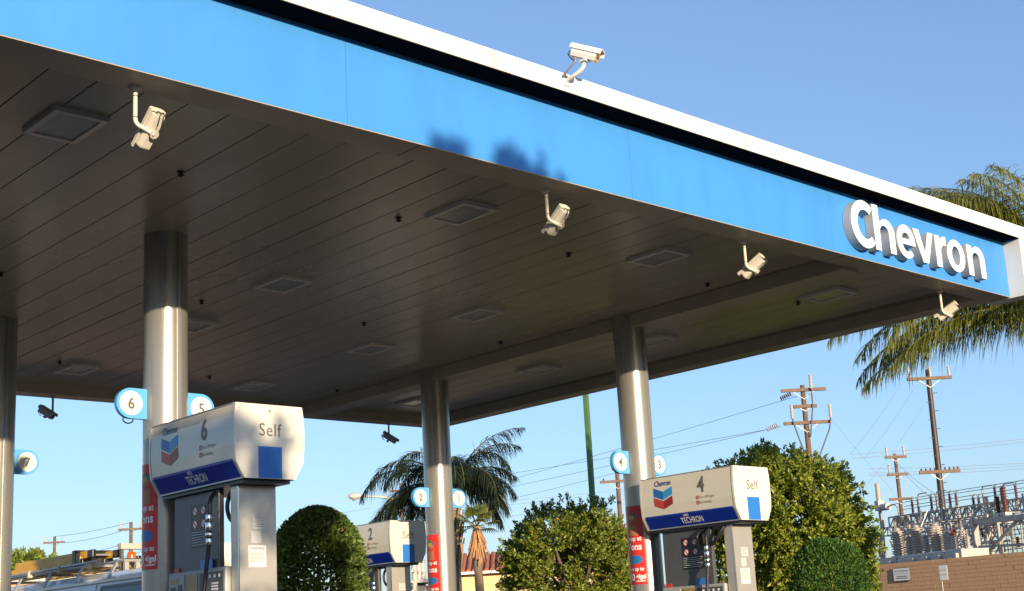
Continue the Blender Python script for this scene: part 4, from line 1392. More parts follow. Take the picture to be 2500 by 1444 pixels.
# transformers with bushings standing just over the wall
bushes = [(-5.25, 0.235, 0.88, 'w'), (-4.15, 0.225, 0.88, 'w'), (-3.12, 0.27, 0.84, 'w'), (-3.65, 0.15, 0.50, 'w'), (-4.60, 0.14, 0.55, 'w'),
          (-2.58, 0.16, 0.56, 'w'), (-2.42, 0.11, 0.52, 'w'), (-2.24, 0.14, 0.46, 'w'), (-1.74, 0.12, 0.60, 'w'), (-1.5, 0.07, 0.32, 'w')]
groups = [((-5.75, -4.75), bushes[0:1] + bushes[4:5], 'left one, half behind the large tree'), ((-4.6, -3.42), bushes[1:2] + bushes[3:4], 'second from left'),
          ((-3.40, -2.75), bushes[2:3], 'carrying the fattest grey bushing'), ((-2.72, -2.1), bushes[5:8], 'with three slim bushings and an orange cap'), ((-2.05, -1.2), bushes[8:10], 'cream tank at the right')]
for (a, b), bl, d in groups:
    o0 = ((a + b) / 2, 4.0, -0.25)
    tr = yard('power_transformer', 'cream power transformer behind the tan wall, ' + d, 'transformer', *o0, group='transformers behind the block wall')
    hw = (b - a) / 2
    zt = 2.62 - o0[2]
    MB().bbox(-hw, hw, -0.5, 0.5, 0.1, zt, 0.03).build('tank', M['tank_paint'], tr)
    MB().bbox(-hw * 0.8, hw * 0.7, -0.62, -0.5, zt - 0.55, zt - 0.12, 0.02).build('cooling_fin_box', M['tank_paint'], tr)
    for (s, r, h, c) in bl:
        x = s - o0[0]
        n = max(5, int(h / 0.075))
        bu = MB().lathe(insulator_prof(h, r, n), 16, (x, 0, zt)).build('bushing', M['porcelain_w'] if c == 'w' else M['porcelain_b'], tr)
        MB().lathe([(r * 1.05, -0.02), (r * 1.05, 0.04), (r * 0.7, 0.05)], 14, (x, 0, zt)).build('flange', M['tank_paint'], bu)
        capm = M['logo_red'] if abs(s + 2.24) < 0.01 else M['galv']
        MB().lathe([(r * 0.5, 0), (r * 0.62, 0.02), (r * 0.5, 0.08), (0.02, 0.10), (0.015, 0.28)], 12, (x, 0, zt + h)).build('terminal_cap', capm, bu)

# lattice gantries (steel trusses) with switch insulators on top
def truss(root, a, b, h, n, w=0.05, m=None, depth=0.5):
    """Flat lattice girder from a to b (local), height h, n bays; a second face 'depth' behind."""
    a, b = Vector(a), Vector(b)
    m = m or M['galv']
    for dy in (0.0, depth):
        off = Vector((0, SG * dy, 0))
        up = Vector((0, 0, h))
        MB().bar(a + off, b + off, w, w).build('chord', m, root)
        MB().bar(a + off + up, b + off + up, w, w).build('chord', m, root)
        mb = MB()
        for k in range(n):
            p, q = a.lerp(b, k / n) + off, a.lerp(b, (k + 1) / n) + off
            mb.bar(p, p + up, w * 0.7, w * 0.7)
            mb.bar(p + (up if k % 2 else Vector()), q + (Vector() if k % 2 else up), w * 0.6, w * 0.6)
        mb.build('lattice', m, root)
    for k in range(n + 1):
        p = a.lerp(b, k / n)
        MB().bar(p, p + Vector((0, SG * depth, 0)), w * 0.6, w * 0.6).build('cross_tie', m, root)
        MB().bar(p + Vector((0, 0, h)), p + Vector((0, SG * depth, h)), w * 0.6, w * 0.6).build('cross_tie', m, root)


o0 = (-9.0, 9.0, -0.25)
ga = yard('switch_gantry', 'dark steel lattice gantry with brown insulators on top, farthest back in the yard', 'gantry', *o0)
truss(ga, loc(-13.2, 9, 4.15, o0), loc(-4.6, 9, 4.02, o0), 0.42, 22, 0.06, M['galv'])
for s in (-12.6, -9.6, -7.0, -4.9):
    mb = MB()
    mb.bar(loc(s, 9, -0.25, o0), loc(s, 9, 4.6, o0), 0.12, 0.12)
    mb.bar(loc(s, 9.5, -0.25, o0), loc(s, 9.5, 4.5, o0), 0.10, 0.10)
    for z in np.arange(0.4, 4.0, 0.7):
        mb.bar(loc(s, 9, z, o0), loc(s, 9.5, z + 0.7, o0), 0.04, 0.04)
    mb.build('leg', M['galv'], ga)
tops = [(-11.78, 5.13, 4.62, 'b'), (-11.38, 5.09, 4.6, 'b'), (-10.52, 5.13, 4.66, 'b'), (-10.16, 5.05, 4.62, 'b'), (-9.34, 5.10, 4.66, 'b'), (-8.96, 5.03, 4.62, 'b'),
        (-7.96, 4.80, 4.48, 'b'), (-7.65, 4.76, 4.46, 'b'), (-6.68, 5.0, 4.6, 'b'), (-6.34, 4.92, 4.48, 'b'), (-5.55, 4.95, 4.42, 'b')]
for (s, zt, zb, c) in tops:
    hgt = zt - zb
    iu = MB().lathe(insulator_prof(hgt, 0.062, 7, 0.9), 12, loc(s, 9.2, zb, o0)).build('insulator', M['porcelain_b'], ga)
    MB().lathe([(0.085, -0.16), (0.085, -0.02), (0.05, 0.0)], 10, loc(s, 9.2, zb, o0)).build('base', M['tank_paint'], iu)
    mb = MB()
    q = Vector(loc(s, 9.2, zt, o0))
    for dx in (-0.12, 0.05, 0.14):
        mb.bar(q, q + Vector((dx, 0, 0.12)), 0.02, 0.02)
    mb.build('horn', M['lamp_pole'], iu)
for (s, zt) in ((-11.06, 5.27), (-9.86, 5.22), (-7.12, 5.09), (-5.95, 5.04)):
    p = [loc(s, 9.0, 4.4, o0), loc(s, 9.0, zt - 0.15, o0), loc(s + 0.05, 9.0, zt - 0.03, o0), loc(s + 0.15, 9.0, zt, o0), loc(s + 0.48, 9.1, zt, o0)]
    MB().tube(bez(p, 4), 0.022, 8).build('bus_pipe', M['galv'], ga)
for dz, t_ in ((5.17, 9.2), (5.05, 9.0), (4.93, 9.4), (4.78, 9.1)):
    MB().tube([loc(-12.6, t_, dz + 0.02, o0), loc(-8.6, t_, dz - 0.02, o0), loc(-4.2, t_, dz - 0.12, o0)], 0.014, 6).build('bus_wire', M['lamp_pole'], ga)

o1 = (-6.6, 7.2, -0.25)
gb = yard('lattice_gantry', 'grey steel lattice gantry at mid height in the electrical yard', 'gantry', *o1)
truss(gb, loc(-11.0, 7.2, 3.70, o1), loc(-3.6, 7.2, 3.56, o1), 0.30, 20, 0.05, M['galv'])
truss(gb, loc(-6.4, 7.0, 3.00, o1), loc(-3.9, 7.0, 2.97, o1), 0.58, 4, 0.065, M['galv'], 0.6)
for s in (-10.9, -8.4, -6.4, -5.2, -3.9):
    MB().bar(loc(s, 7.0, -0.25, o1), loc(s, 7.0, 3.75, o1), 0.09, 0.09).build('leg', M['galv'], gb)
gr_ = random.Random(17)
for k in range(46):
    s = -11.0 + 7.2 * k / 46 + gr_.uniform(-0.08, 0.08)
    zb = gr_.uniform(2.6, 3.9)
    tt = 7.2 + gr_.uniform(-0.4, 1.0)
    kind = k % 4
    if kind == 0:
        MB().lathe(insulator_prof(gr_.uniform(0.25, 0.4), 0.055, 6), 10, loc(s, tt, zb, o1)).build('insulator', M['porcelain_b'], gb)
    elif kind == 1:
        MB().lathe(insulator_prof(gr_.uniform(0.22, 0.42), 0.06, 6), 10, loc(s, tt, zb, o1)).build('insulator', M['porcelain_w'], gb)
    elif kind == 2:
        MB().tube(bez([loc(s, tt, 2.6, o1), loc(s, tt, zb + 0.3, o1), loc(s + 0.1, tt, zb + 0.42, o1), loc(s + 0.4, tt + 0.2, zb + 0.44, o1)], 4), 0.018, 6).build('bus_pipe', M['galv'], gb)
    else:
        MB().bar(loc(s, tt, zb, o1), loc(s + gr_.uniform(-0.6, 0.6), tt + 0.3, zb + gr_.uniform(0.3, 0.7), o1), 0.035, 0.035).build('brace', M['galv'], gb)
for k in range(10):
    z = 2.75 + 0.16 * k
    MB().tube([loc(-11.2, 7.6 + 0.05 * k, z, o1), loc(-3.0, 7.6 + 0.05 * k, z - 0.08, o1)], 0.016, 6).build('bus_pipe', M['galv'], gb)
for k in range(16):
    s = -10.8 + 0.46 * k
    MB().tube([loc(s, 8.0, 2.4, o1), loc(s, 8.0, 3.9, o1)], 0.02, 6).build('riser', M['galv_dark'], gb)

cl, cd_ = MB(), MB()
for k in range(150):
    s = gr_.uniform(-12.5, -2.6)
    tt = gr_.uniform(7.6, 9.6)
    zb = gr_.uniform(2.3, 4.0)
    tgt_ = cl if k % 3 else cd_
    if k % 2:
        tgt_.bar(loc(s, tt, zb, o1), loc(s + gr_.uniform(-0.5, 0.5), tt, zb + gr_.uniform(-0.25, 0.5), o1), 0.03, 0.03)
    else:
        tgt_.lathe(insulator_prof(gr_.uniform(0.15, 0.4), gr_.uniform(0.035, 0.07), 4), 7, loc(s, tt, zb, o1))
for q_, m_ in ((cl, M['porcelain_w']), (cd_, M['porcelain_b'])):
    o = q_.build('switchgear_fittings', m_, gb)
    o['kind'] = 'stuff'

o2 = (-2.4, 6.2, -0.25)
gc = yard('portal_gantry', 'pale steel portal frame with diagonal braces at the right edge of the yard', 'frame', *o2)
mb = MB()
mb.bar(loc(-4.05, 6.2, -0.25, o2), loc(-4.05, 6.2, 3.72, o2), 0.20, 0.16)
mb.build('post', M['galv'], gc)
mb = MB()
mb.bar(loc(-4.05, 6.2, 3.62, o2), loc(0.6, 6.2, 3.45, o2), 0.16, 0.17)
mb.build('beam', M['galv'], gc)
for (a, b) in (((-3.9, 2.4), (-1.9, 3.5)), ((-1.9, 3.5), (0.2, 2.3)), ((-4.0, 2.8), (0.4, 2.6))):
    MB().bar(loc(a[0], 6.25, a[1], o2), loc(b[0], 6.25, b[1], o2), 0.08, 0.08).build('brace', M['galv'], gc)
for k in range(8):
    s = -3.7 + 0.5 * k
    MB().tube([loc(s, 6.9, 2.3, o2), loc(s + 0.1, 6.9, 3.4, o2)], 0.03, 6).build('riser', M['galv_dark'] if k % 2 else M['galv'], gc)
    MB().lathe(insulator_prof(0.35, 0.07, 6), 10, loc(s + 0.2, 7.4, 2.7 + 0.12 * (k % 3), o2)).build('insulator', M['porcelain_w'] if k % 3 else M['porcelain_b'], gc)
for (s, t_, zb, zt, c) in ((-3.30, 6.2, 3.78, 4.38, 'w'), (-2.85, 6.3, 3.78, 4.32, 'b'), (-2.5, 6.3, 3.78, 4.6, 'b')):
    iu = MB().lathe(insulator_prof(zt - zb, 0.105, 9), 14, loc(s, t_, zb, o2)).build('insulator', M['porcelain_w'] if c == 'w' else M['porcelain_b'], gc)
    MB().box(*[v for p in zip((loc(s, t_, zb, o2)[0] - 0.13, loc(s, t_, zb, o2)[1] - 0.13, zb - o2[2] - 0.1), (loc(s, t_, zb, o2)[0] + 0.13, loc(s, t_, zb, o2)[1] + 0.13, zb - o2[2])) for v in p]).build('base', M['tank_paint'], iu)

# lightning arrester by the large tree
o3 = (-13.75, 9.0, -0.25)
la = yard('surge_arrester', 'slim grey ribbed arrester with a side drum, rising beside the large tree', 'arrester', *o3)
MB().lathe([(0.07, 0), (0.07, 5.2)], 10).build('post', M['galv'], la)
MB().lathe(insulator_prof(0.72, 0.12, 14), 14, (0, 0, 5.55)).build('insulator', M['porcelain_w'], la)
MB().bbox(-0.14, 0.14, -0.14, 0.14, 5.15, 5.56, 0.02).build('housing', M['tank_paint'], la)
MB().tube([(0.1, 0, 5.28), (0.62, 0, 5.26)], 0.14, 14).build('drum', M['tank_paint'], la)
MB().tube(bez([(0.62, 0, 5.26), (1.0, 0, 5.3), (1.25, 0, 5.15), (1.3, 0, 4.6)], 5), 0.03, 8).build('pipe', M['tank_paint'], la)
yb = thing('garden_bush', 'dark green bush low behind the steel frame, above the wall', 'shrub', wl(-3.9, 10.0, -0.25))
crown(yb, (0, 0, 2.4), (1.1, 1.1, 0.75), 260, 10, 0.14, 0.06, M['leaf_topiary'], 66, amp=0.3, spread=0.15)
trunk(yb, [(0, 0, 0), (0, 0, 1.0), (0, 0, 2.2)], 0.06, 0.03, M['trunk'])

# equipment seen low behind pump two and the middle column
o4 = (23.6, 28.6, -0.25)
tr = thing('pad_transformer', 'white electrical equipment rack low behind the number two pump', 'transformer', (21.9, 27.3, -0.25), R(40))
for dx in (-0.55, 0.0, 0.55):
    MB().tube([(dx, 0, 0), (dx, 0, 3.1)], 0.07, 10).build('post', M['tank_paint'], tr)
for z in (1.6, 2.25, 2.75, 3.05):
    MB().bar((-0.8, 0, z), (0.8, 0, z), 0.07, 0.07).build('rail', M['tank_paint'], tr)
MB().bbox(-0.35, 0.45, -0.25, 0.25, 1.95, 2.4, 0.05).build('tank', M['tank_paint'], tr)
MB().lathe([(0.62, 2.46), (0.62, 2.52), (0.58, 2.54)], 20).build('platform', M['tank_paint'], tr)
for k, (dx, hh) in enumerate(((0.0, 0.0), (0.30, 0.0), (0.95, 0.05), (1.25, 0.0))):
    pass
for k, (x, y, d) in enumerate(((32.1, 35.4, 'left pair'), (33.0, 34.6, 'right pair'))):
    bu = thing('cable_terminal', 'pair of grey ribbed cable terminals before the yellow house, ' + d, 'insulator', (x, y, -0.25), R(-43), 'cable terminals before the yellow house')
    for q in (0.0, 0.42):
        MB().tube([(q, 0, 0), (q, 0, 2.25)], 0.05, 8).build('post', M['galv_dark'], bu)
        MB().lathe(insulator_prof(0.62, 0.115, 9), 12, (q, 0, 2.25)).build('insulator', M['porcelain_w'], bu)
        MB().lathe([(0.13, 2.87), (0.13, 2.93), (0.03, 2.95)], 12, (q, 0, 0)).build('cap', M['galv'], bu)
    MB().tube(bez([(0.0, 0, 2.93), (-0.03, 0, 3.25), (-0.2, 0, 3.42), (-0.4, 0, 3.2)], 5), 0.014, 6).build('lead', M['wire'], bu)

# ------------------------------------------------------------------ utility poles and wires
wires = []


def upole(label, x, y, ztop, arms, r=0.16, m=None, lean=(0, 0), cat='utility pole', ang=None):
    """arms: (z, half length, [pins x offsets], pin height). Arms lie across the view."""
    a = ang if ang is not None else math.atan2(-0.67, 0.74)
    t = thing('utility_pole', label, cat, (x, y, -0.3), a)
    H_ = ztop + 0.3
    m = m or M['wood_pole']
    MB().tube([(0, 0, 0), (lean[0] * H_ * 0.5, lean[1] * H_ * 0.5, H_ * 0.5), (lean[0] * H_, lean[1] * H_, H_)], [r * 1.25, r * 1.1, r * 0.85], 12).build('pole', m, t)
    for (z, half, pins, ph, am) in arms:
        zz_ = z + 0.3
        xo = lean[0] * zz_
        ar = MB().bar((xo - half, -r * 1.05, zz_), (xo + half, -r * 1.05, zz_), 0.12, 0.14).build('crossarm', am or M['arm_wood'], t)
        for s in (-1, 1):
            MB().bar((xo + s * half * 0.5, -r * 1.05, zz_ - 0.05), (xo, -r * 0.9, zz_ - half * 0.42), 0.03, 0.03).build('brace', M['galv'], t)
        for px in pins:
            MB().lathe(insulator_prof(ph, 0.05 if ph < 0.25 else 0.075, 4), 10, (xo + px, -r * 1.05, zz_ + 0.07)).build('insulator', M['porcelain_w'] if ph > 0.2 else M['porcelain_b'], ar)
    return t


p1 = upole('brown utility pole with three crossarms rising above the large tree', 49.9, 34.5, 10.95,
           [(10.72, 1.0, [], 0.3, None), (9.98, 0.52, [], 0.3, None), (9.25, 1.02, [], 0.3, None)], 0.125)
for (dx, z0, z1, tilt) in ((0.32, 10.3, 11.35, 0.0), (-0.55, 9.3, 10.05, -0.10), (0.95, 9.2, 10.0, 0.10)):
    q = MB().lathe(insulator_prof(0.62, 0.085, 10), 12, (dx + tilt, -0.3, z1 - 0.32)).build('cable_terminal', M['porcelain_w'], p1)
    MB().tube([(dx + tilt, -0.3, z1 - 0.3), (dx, -0.25, z0), (dx * 0.3, -0.22, z0 - 1.4)], 0.035, 8).build('cable', M['wire'], q)
for (x0, z) in ((-0.62, 10.55), (-1.35, 9.2)):
    mb = MB()
    for k in range(6):
        mb.lathe([(0.03, -0.03), (0.10, -0.01), (0.10, 0.01), (0.03, 0.03)], 10, (x0 - 0.085 * k, -0.2, z - 0.035 * k + 0.3), 0, (1, 0, 0.4))
    mb.build('strain_insulator', M['porcelain_w'] if z < 10 else M['porcelain_b'], p1)

p2 = upole('tall dark pole with glinting metal steps, right of the brown pole', 54.2, 30.9, 11.4,
           [(10.98, 1.0, [-0.9, 0.05, 0.9], 0.45, None), (6.80, 0.90, [-0.8, -0.6, -0.4, -0.2, 0.25, 0.45, 0.65, 0.82], 0.10, M['arm_wood'])], 0.13, M['wood_dark'], lean=(0.012, 0))
for k in range(16):
    z = 5.0 + 0.4 * k
    s = -1 if k % 2 else 1
    MB().tube([(0.012 * z + s * 0.1, -0.12, z), (0.012 * z + s * 0.26, -0.16, z + 0.01)], 0.016, 6).build('step', M['chrome'], p2)
p3 = upole('short brown pole with stacked crossarms between tree and tall dark pole', 66.6, 40.4, 9.5,
           [(9.30, 0.60, [-0.48, 0.48], 0.5, None), (8.33, 0.58, [-0.45], 0.5, None), (6.97, 0.62, [], 0.3, None)], 0.11)
p4 = upole('thin reddish pole with one crossarm behind the palm fronds', 49.7, 63.3, 9.95, [(9.5, 0.65, [-0.5, 0.5], 0.15, None)], 0.12, M['wood_pole'])
p5 = upole('distant pole with two crossarms at far left above the van', 48.05, 107.0, 10.7, [(10.2, 0.85, [-0.75, 0.75], 0.5, None), (8.97, 1.0, [], 0.2, None)], 0.13, M['wood_pole'])
p6 = upole('distant pole with two crossarms just left of the nearest column', 43.0, 84.0, 9.55, [(9.08, 0.80, [-0.7, 0.7], 0.5, None), (8.05, 0.85, [], 0.2, None)], 0.13, M['wood_pole'])
p7 = upole('pole top with a crossarm peeking left of the number four column', 55.6, 51.3, 9.9, [(8.85, 1.0, [-0.8, 0.8], 0.12, None), (9.55, 0.3, [-0.1], 0.3, None)], 0.13, M['wood_pole'])


def wire(label, pts, sag=0.3, r=0.014, m=None):
    out = []
    for a, b in zip(pts[:-1], pts[1:]):
        a, b = Vector(a), Vector(b)
        for k in range(12):
            t_ = k / 12
            p = a.lerp(b, t_)
            p.z -= sag * 4 * t_ * (1 - t_)
            out.append(p)
    out.append(Vector(pts[-1]))
    o0_ = out[0].copy()
    o = MB().tube([p - o0_ for p in out], r, 5, caps=False).build('overhead_wire', m or M['wire_light'], None, o0_)
    tag(o, label, 'wire', 'overhead wires')


W7, W1, W4 = Vector((55.6, 51.3, 9.9)), Vector((49.5, 34.9, 10.5)), Vector((49.7, 63.3, 9.7))
W5, W6 = Vector((48.05, 107, 10.7)), Vector((43.0, 84.0, 9.55))
WIRES = [
    ((56.84, 63.21, 10.2), (49.64, 34.67, 10.46)),
    ((56.88, 63.28, 9.83), (49.26, 35.43, 9.19)),
    ((56.78, 63.11, 10.71), (49.13, 35.56, 9.14)),
    ((60.32, 67.16, 9.56), (56.06, 50.04, 9.54)),
    ((44.38, 68.28, 9.16), (49.94, 62.78, 9.92)),
    ((44.4, 68.31, 8.97), (49.2, 63.64, 9.38)),
    ((47.63, 72.37, 8.77), (48.41, 64.62, 8.62)),
    ((64.66, 41.89, 9.56), (66.78, 32.88, 9.38)),
    ((64.68, 41.94, 9.34), (66.8, 32.91, 9.22)),
    ((65.41, 41.43, 8.74), (66.92, 33.12, 8.16)),
    ((65.44, 41.48, 8.49), (66.93, 33.15, 8.04)),
    ((65.45, 41.51, 8.36), (66.95, 33.18, 7.87)),
    ((60.31, 67.15, 9.64), (63.12, 57.52, 9.36)),
    ((60.34, 67.2, 9.37), (61.09, 59.53, 9.07)),
    ((60.62, 67.16, 8.61), (61.01, 64.0, 8.52)),
    ((40.49, 44.92, 5.3), (40.89, 44.55, 5.27)),
    ((45.52, 109.29, 9.89), (47.98, 106.72, 10.68)),
    ((47.98, 106.72, 10.68), (42.89, 83.67, 9.53)),
    ((45.55, 109.35, 9.63), (47.42, 107.39, 10.23)),
    ((48.57, 106.33, 10.12), (42.46, 84.25, 8.99)),
    ((46.4, 108.88, 8.54), (42.62, 84.37, 8.1)),
    ((49.84, 105.74, 8.12), (43.66, 83.53, 7.63)),
    ((53.04, 31.33, 10.88), (53.38, 34.69, 8.05)),
    ((53.47, 31.02, 10.58), (53.88, 34.28, 7.83)),
    ((53.85, 30.87, 9.85), (54.14, 34.38, 6.72)),
    ((50.17, 34.17, 10.47), (62.11, 38.03, 7.0)),
    ((66.94, 40.1, 8.34), (54.91, 31.24, 5.37)),
    ((66.64, 40.23, 8.86), (54.72, 31.28, 5.83)),
    ((39.09, 60.21, 5.75), (42.48, 56.99, 5.79)),
]
WLAB = ['top wire running to the brown pole above the large tree', 'lower wire to the brown pole with white strain insulator', 'third wire reaching the brown pole', 'wire crossing behind the number four column',
        'upper wire left of the palm, to the thin reddish pole', 'second wire left of the palm', 'lowest wire left of the palm above the clipped shrub',
        'uppermost wire at the right edge, over the short pole', 'second wire at the right edge', 'third wire at the right edge', 'fourth wire at the right edge', 'lowest wire at the right edge',
        'upper wire behind the green post', 'middle wire behind the green post', 'lower wire behind the green post', 'short low wire right of the fan palm',
        'wire left of the distant far-left pole', 'wire between the two distant left poles, top', 'lower wire left of the far-left pole', 'wire between the two distant left poles, second',
        'wire low between the two distant left poles', 'lowest wire above the van', 'guy wire slanting from the tall dark pole, left', 'guy wire slanting from the tall dark pole, middle', 'guy wire slanting from the tall dark pole, right',
        'wire slanting right from the brown pole', 'wire slanting from the short pole to the tall dark pole, lower', 'wire slanting from the short pole to the tall dark pole, upper', 'faint wire low over the distant houses at left']
for k, ((a, b), lb) in enumerate(zip(WIRES, WLAB)):
    thin = k in (22, 23, 24, 25, 28)
    ext = Vector(b) - Vector(a)
    aa, bb = Vector(a), Vector(b)
    if 7 <= k <= 11:
        bb = bb + ext * 0.6
    if k in (0, 1, 2, 3, 12, 13, 14):
        aa = aa - ext * 0.5
    wire(('thin overhead cable: ' if thin else 'overhead cable: ') + lb, [aa, bb], 0.12, 0.007 if thin else (0.018 if k >= 16 and k <= 21 else 0.012), M['wire_light'])

# cobra-head street lamp
t = thing('street_lamp', 'cobra-head street lamp on a curved pale arm left of the palm', 'street lamp', (29.0, 35.2, -0.3), math.atan2(1.62, -2.38))
arm = bez([(0, 0, 0), (0, 0, 4.2), (0.15, 0, 4.9), (0.7, 0, 5.5), (1.5, 0, 5.8), (2.35, 0, 5.9)], 8)
MB().tube(arm, [0.11 - 0.075 * i / (len(arm) - 1) for i in range(len(arm))], 10).build('pole', M['lamp_pole'], t)
hd = MB().lathe([(0.03, 0), (0.05, 0.05), (0.065, 0.15), (0.105, 0.26), (0.11, 0.38), (0.08, 0.50), (0.02, 0.54)], 14, (2.3, 0, 5.9), 0, (1, 0, 0.02)).build('lamp_head', M['tank_paint'], t)
MB().lathe([(0.09, 0.0), (0.08, -0.05), (0.045, -0.08), (0.01, -0.085)], 14, (2.65, 0, 5.84)).build('lens', M['lamp_glass'], hd)

# green post rising behind the canopy
t = thing('sign_post', 'tall square green metal post rising behind the bushy tree', 'post', (22.05, 21.15, -0.25))
MB().bbox(-0.055, 0.055, -0.055, 0.055, 0, 7.2, 0.008).build('shaft', M['green_paint'], t, None, R(20))
MB().bbox(-0.16, 0.16, -0.16, 0.16, 0, 0.04, 0.006).build('foot_plate', M['galv'], t)
MB().bbox(-0.9, 0.9, -0.1, 0.1, 7.2, 8.1, 0.03).build('sign_cabinet', M['white'], t, None, R(43))

# ------------------------------------------------------------------ houses
def tile_roof(parent, x0, x1, y0, y1, z0, rise, n):
    """Gabled roof along x with rows of barrel tiles on the -y slope."""
    ym = (y0 + y1) / 2
    rf = MB().add([(x0, y0, z0), (x1, y0, z0), (x1, ym, z0 + rise), (x0, ym, z0 + rise), (x0, y1, z0), (x1, y1, z0)],
                  [(0, 1, 2, 3), (3, 2, 5, 4), (0, 3, 4), (1, 5, 2), (0, 4, 5, 1)]).build('roof', M['tile'], parent)
    w = (x1 - x0) / n
    tm = None
    for k in range(n):
        if tm is None:
            mb = MB()
            a, b = Vector((w / 2, y0 - 0.05, z0 + 0.0)), Vector((w / 2, ym, z0 + rise + 0.02))
            mb.tube([a, b], w * 0.42, 8)
            o = mb.build('tile_row', M['tile'], rf)
            tm = o.data
        else:
            o = link('tile_row', tm, rf)
        o.location = (x0 + k * w, 0, 0)
    return rf


hb = thing('yellow_house', 'yellow stucco house with red tiled roof behind the fan palm', 'house', (39.5, 39.9, -0.3), R(-43))
wl_ = MB().box(-4.5, 3.0, 0, 6.0, 0, 3.72).build('wall', M['stucco_yellow'], hb)
tile_roof(hb, -4.9, 3.4, -0.4, 6.4, 3.72, 0.85, 34)
# small cross gable
gm = MB()
gm.add([(-2.4, -0.55, 3.75), (-0.6, -0.55, 3.75), (-1.5, -0.55, 4.30)], [(0, 1, 2)])
gm.add([(-2.4, 2.0, 3.75), (-0.6, 2.0, 3.75), (-1.5, 2.0, 4.30)], [(0, 2, 1)])
gm.build('gable', M['stucco_yellow'], hb)
for s in (-1, 1):
    MB().bar((-1.5, 0.7, 4.36), (-1.5 + s * 1.1, 0.7, 3.70), 2.7, 0.09, (0, 0, 1)).build('gable_roof', M['tile'], hb)
for (x0, x1, z0, z1) in ((-3.9, -2.9, 1.2, 2.4), (-0.2, 1.2, 1.1, 2.4), (1.7, 2.5, 1.1, 2.4)):
    wd = MB().box(x0, x1, -0.05, 0.02, z0, z1).build('window', M['white'], hb)
    MB().box(x0 + 0.07, x1 - 0.07, -0.06, -0.052, z0 + 0.07, z1 - 0.07).build('pane', M['window'], wd)
MB().lathe([(0.12, 4.3), (0.12, 4.85), (0.16, 4.9), (0.03, 5.0)], 10, (0.5, 3.0, 0)).build('vent', M['galv'], hb)
MB().bar((-4.6, -0.42, 3.66), (3.1, -0.42, 3.66), 0.1, 0.1).build('gutter', M['white'], hb)

hc = thing('cream_house', 'distant cream house glimpsed between the nearest pump posts', 'house', (31.9, 53.4, -0.3), R(-30))
MB().box(-3.5, 2.5, 0, 6, 0, 4.9).build('wall', M['stucco_cream'], hc)
up = MB().box(-0.75, 0.65, 0.5, 2.5, 4.9, 5.85).build('dormer', M['white'], hc)
for k in range(8):
    MB().box(-0.76, 0.66, 0.47, 0.5, 4.95 + k * 0.11, 5.03 + k * 0.11).build('siding_board', M['stucco_cream'], up)
MB().add([(-4, -0.4, 4.9), (3, -0.4, 4.9), (3, 3, 5.35), (-4, 3, 5.35), (-4, 6.4, 4.9), (3, 6.4, 4.9)], [(0, 1, 2, 3), (3, 2, 5, 4), (0, 3, 4), (1, 5, 2)]).build('roof', M['tile'], hc)
for x0 in (-2.8, -0.6, 1.2):
    wd = MB().box(x0, x0 + 0.9, -0.05, 0.02, 2.6, 3.8).build('window', M['white'], hc)
    MB().box(x0 + 0.08, x0 + 0.82, -0.06, -0.052, 2.68, 3.72).build('pane', M['window'], wd)

hp = thing('pink_house', 'low pink stucco building with flat roof far behind the van', 'house', (27.0, 52.0, -0.3), R(-25))
MB().box(-14, 4, 0, 8, 0, 4.2).build('wall', M['stucco_pink'], hp)
MB().box(-14.2, 4.2, -0.2, 8.2, 4.2, 4.5).build('parapet', M['stucco_cream'], hp)
for k in range(6):
    wd = MB().box(-13 + 2.8 * k, -11.8 + 2.8 * k, -0.05, 0.02, 1.8, 3.3).build('window', M['white'], hp)
    MB().box(-12.9 + 2.8 * k, -11.9 + 2.8 * k, -0.06, -0.052, 1.9, 3.2).build('pane', M['window'], wd)
bt = thing('background_tree', 'distant green tree at the far left edge above the van', 'tree', (26.5, 62.5, -0.3))
crown(bt, (0, 0, 4.6), (1.6, 1.6, 1.5), 260, 16, 0.3, 0.16, M['leaf_ficus'], 121, amp=0.35, spread=0.28)
trunk(bt, [(0, 0, 0), (0.1, 0, 2.0), (0, 0, 4.5)], 0.2, 0.08, M['trunk'])

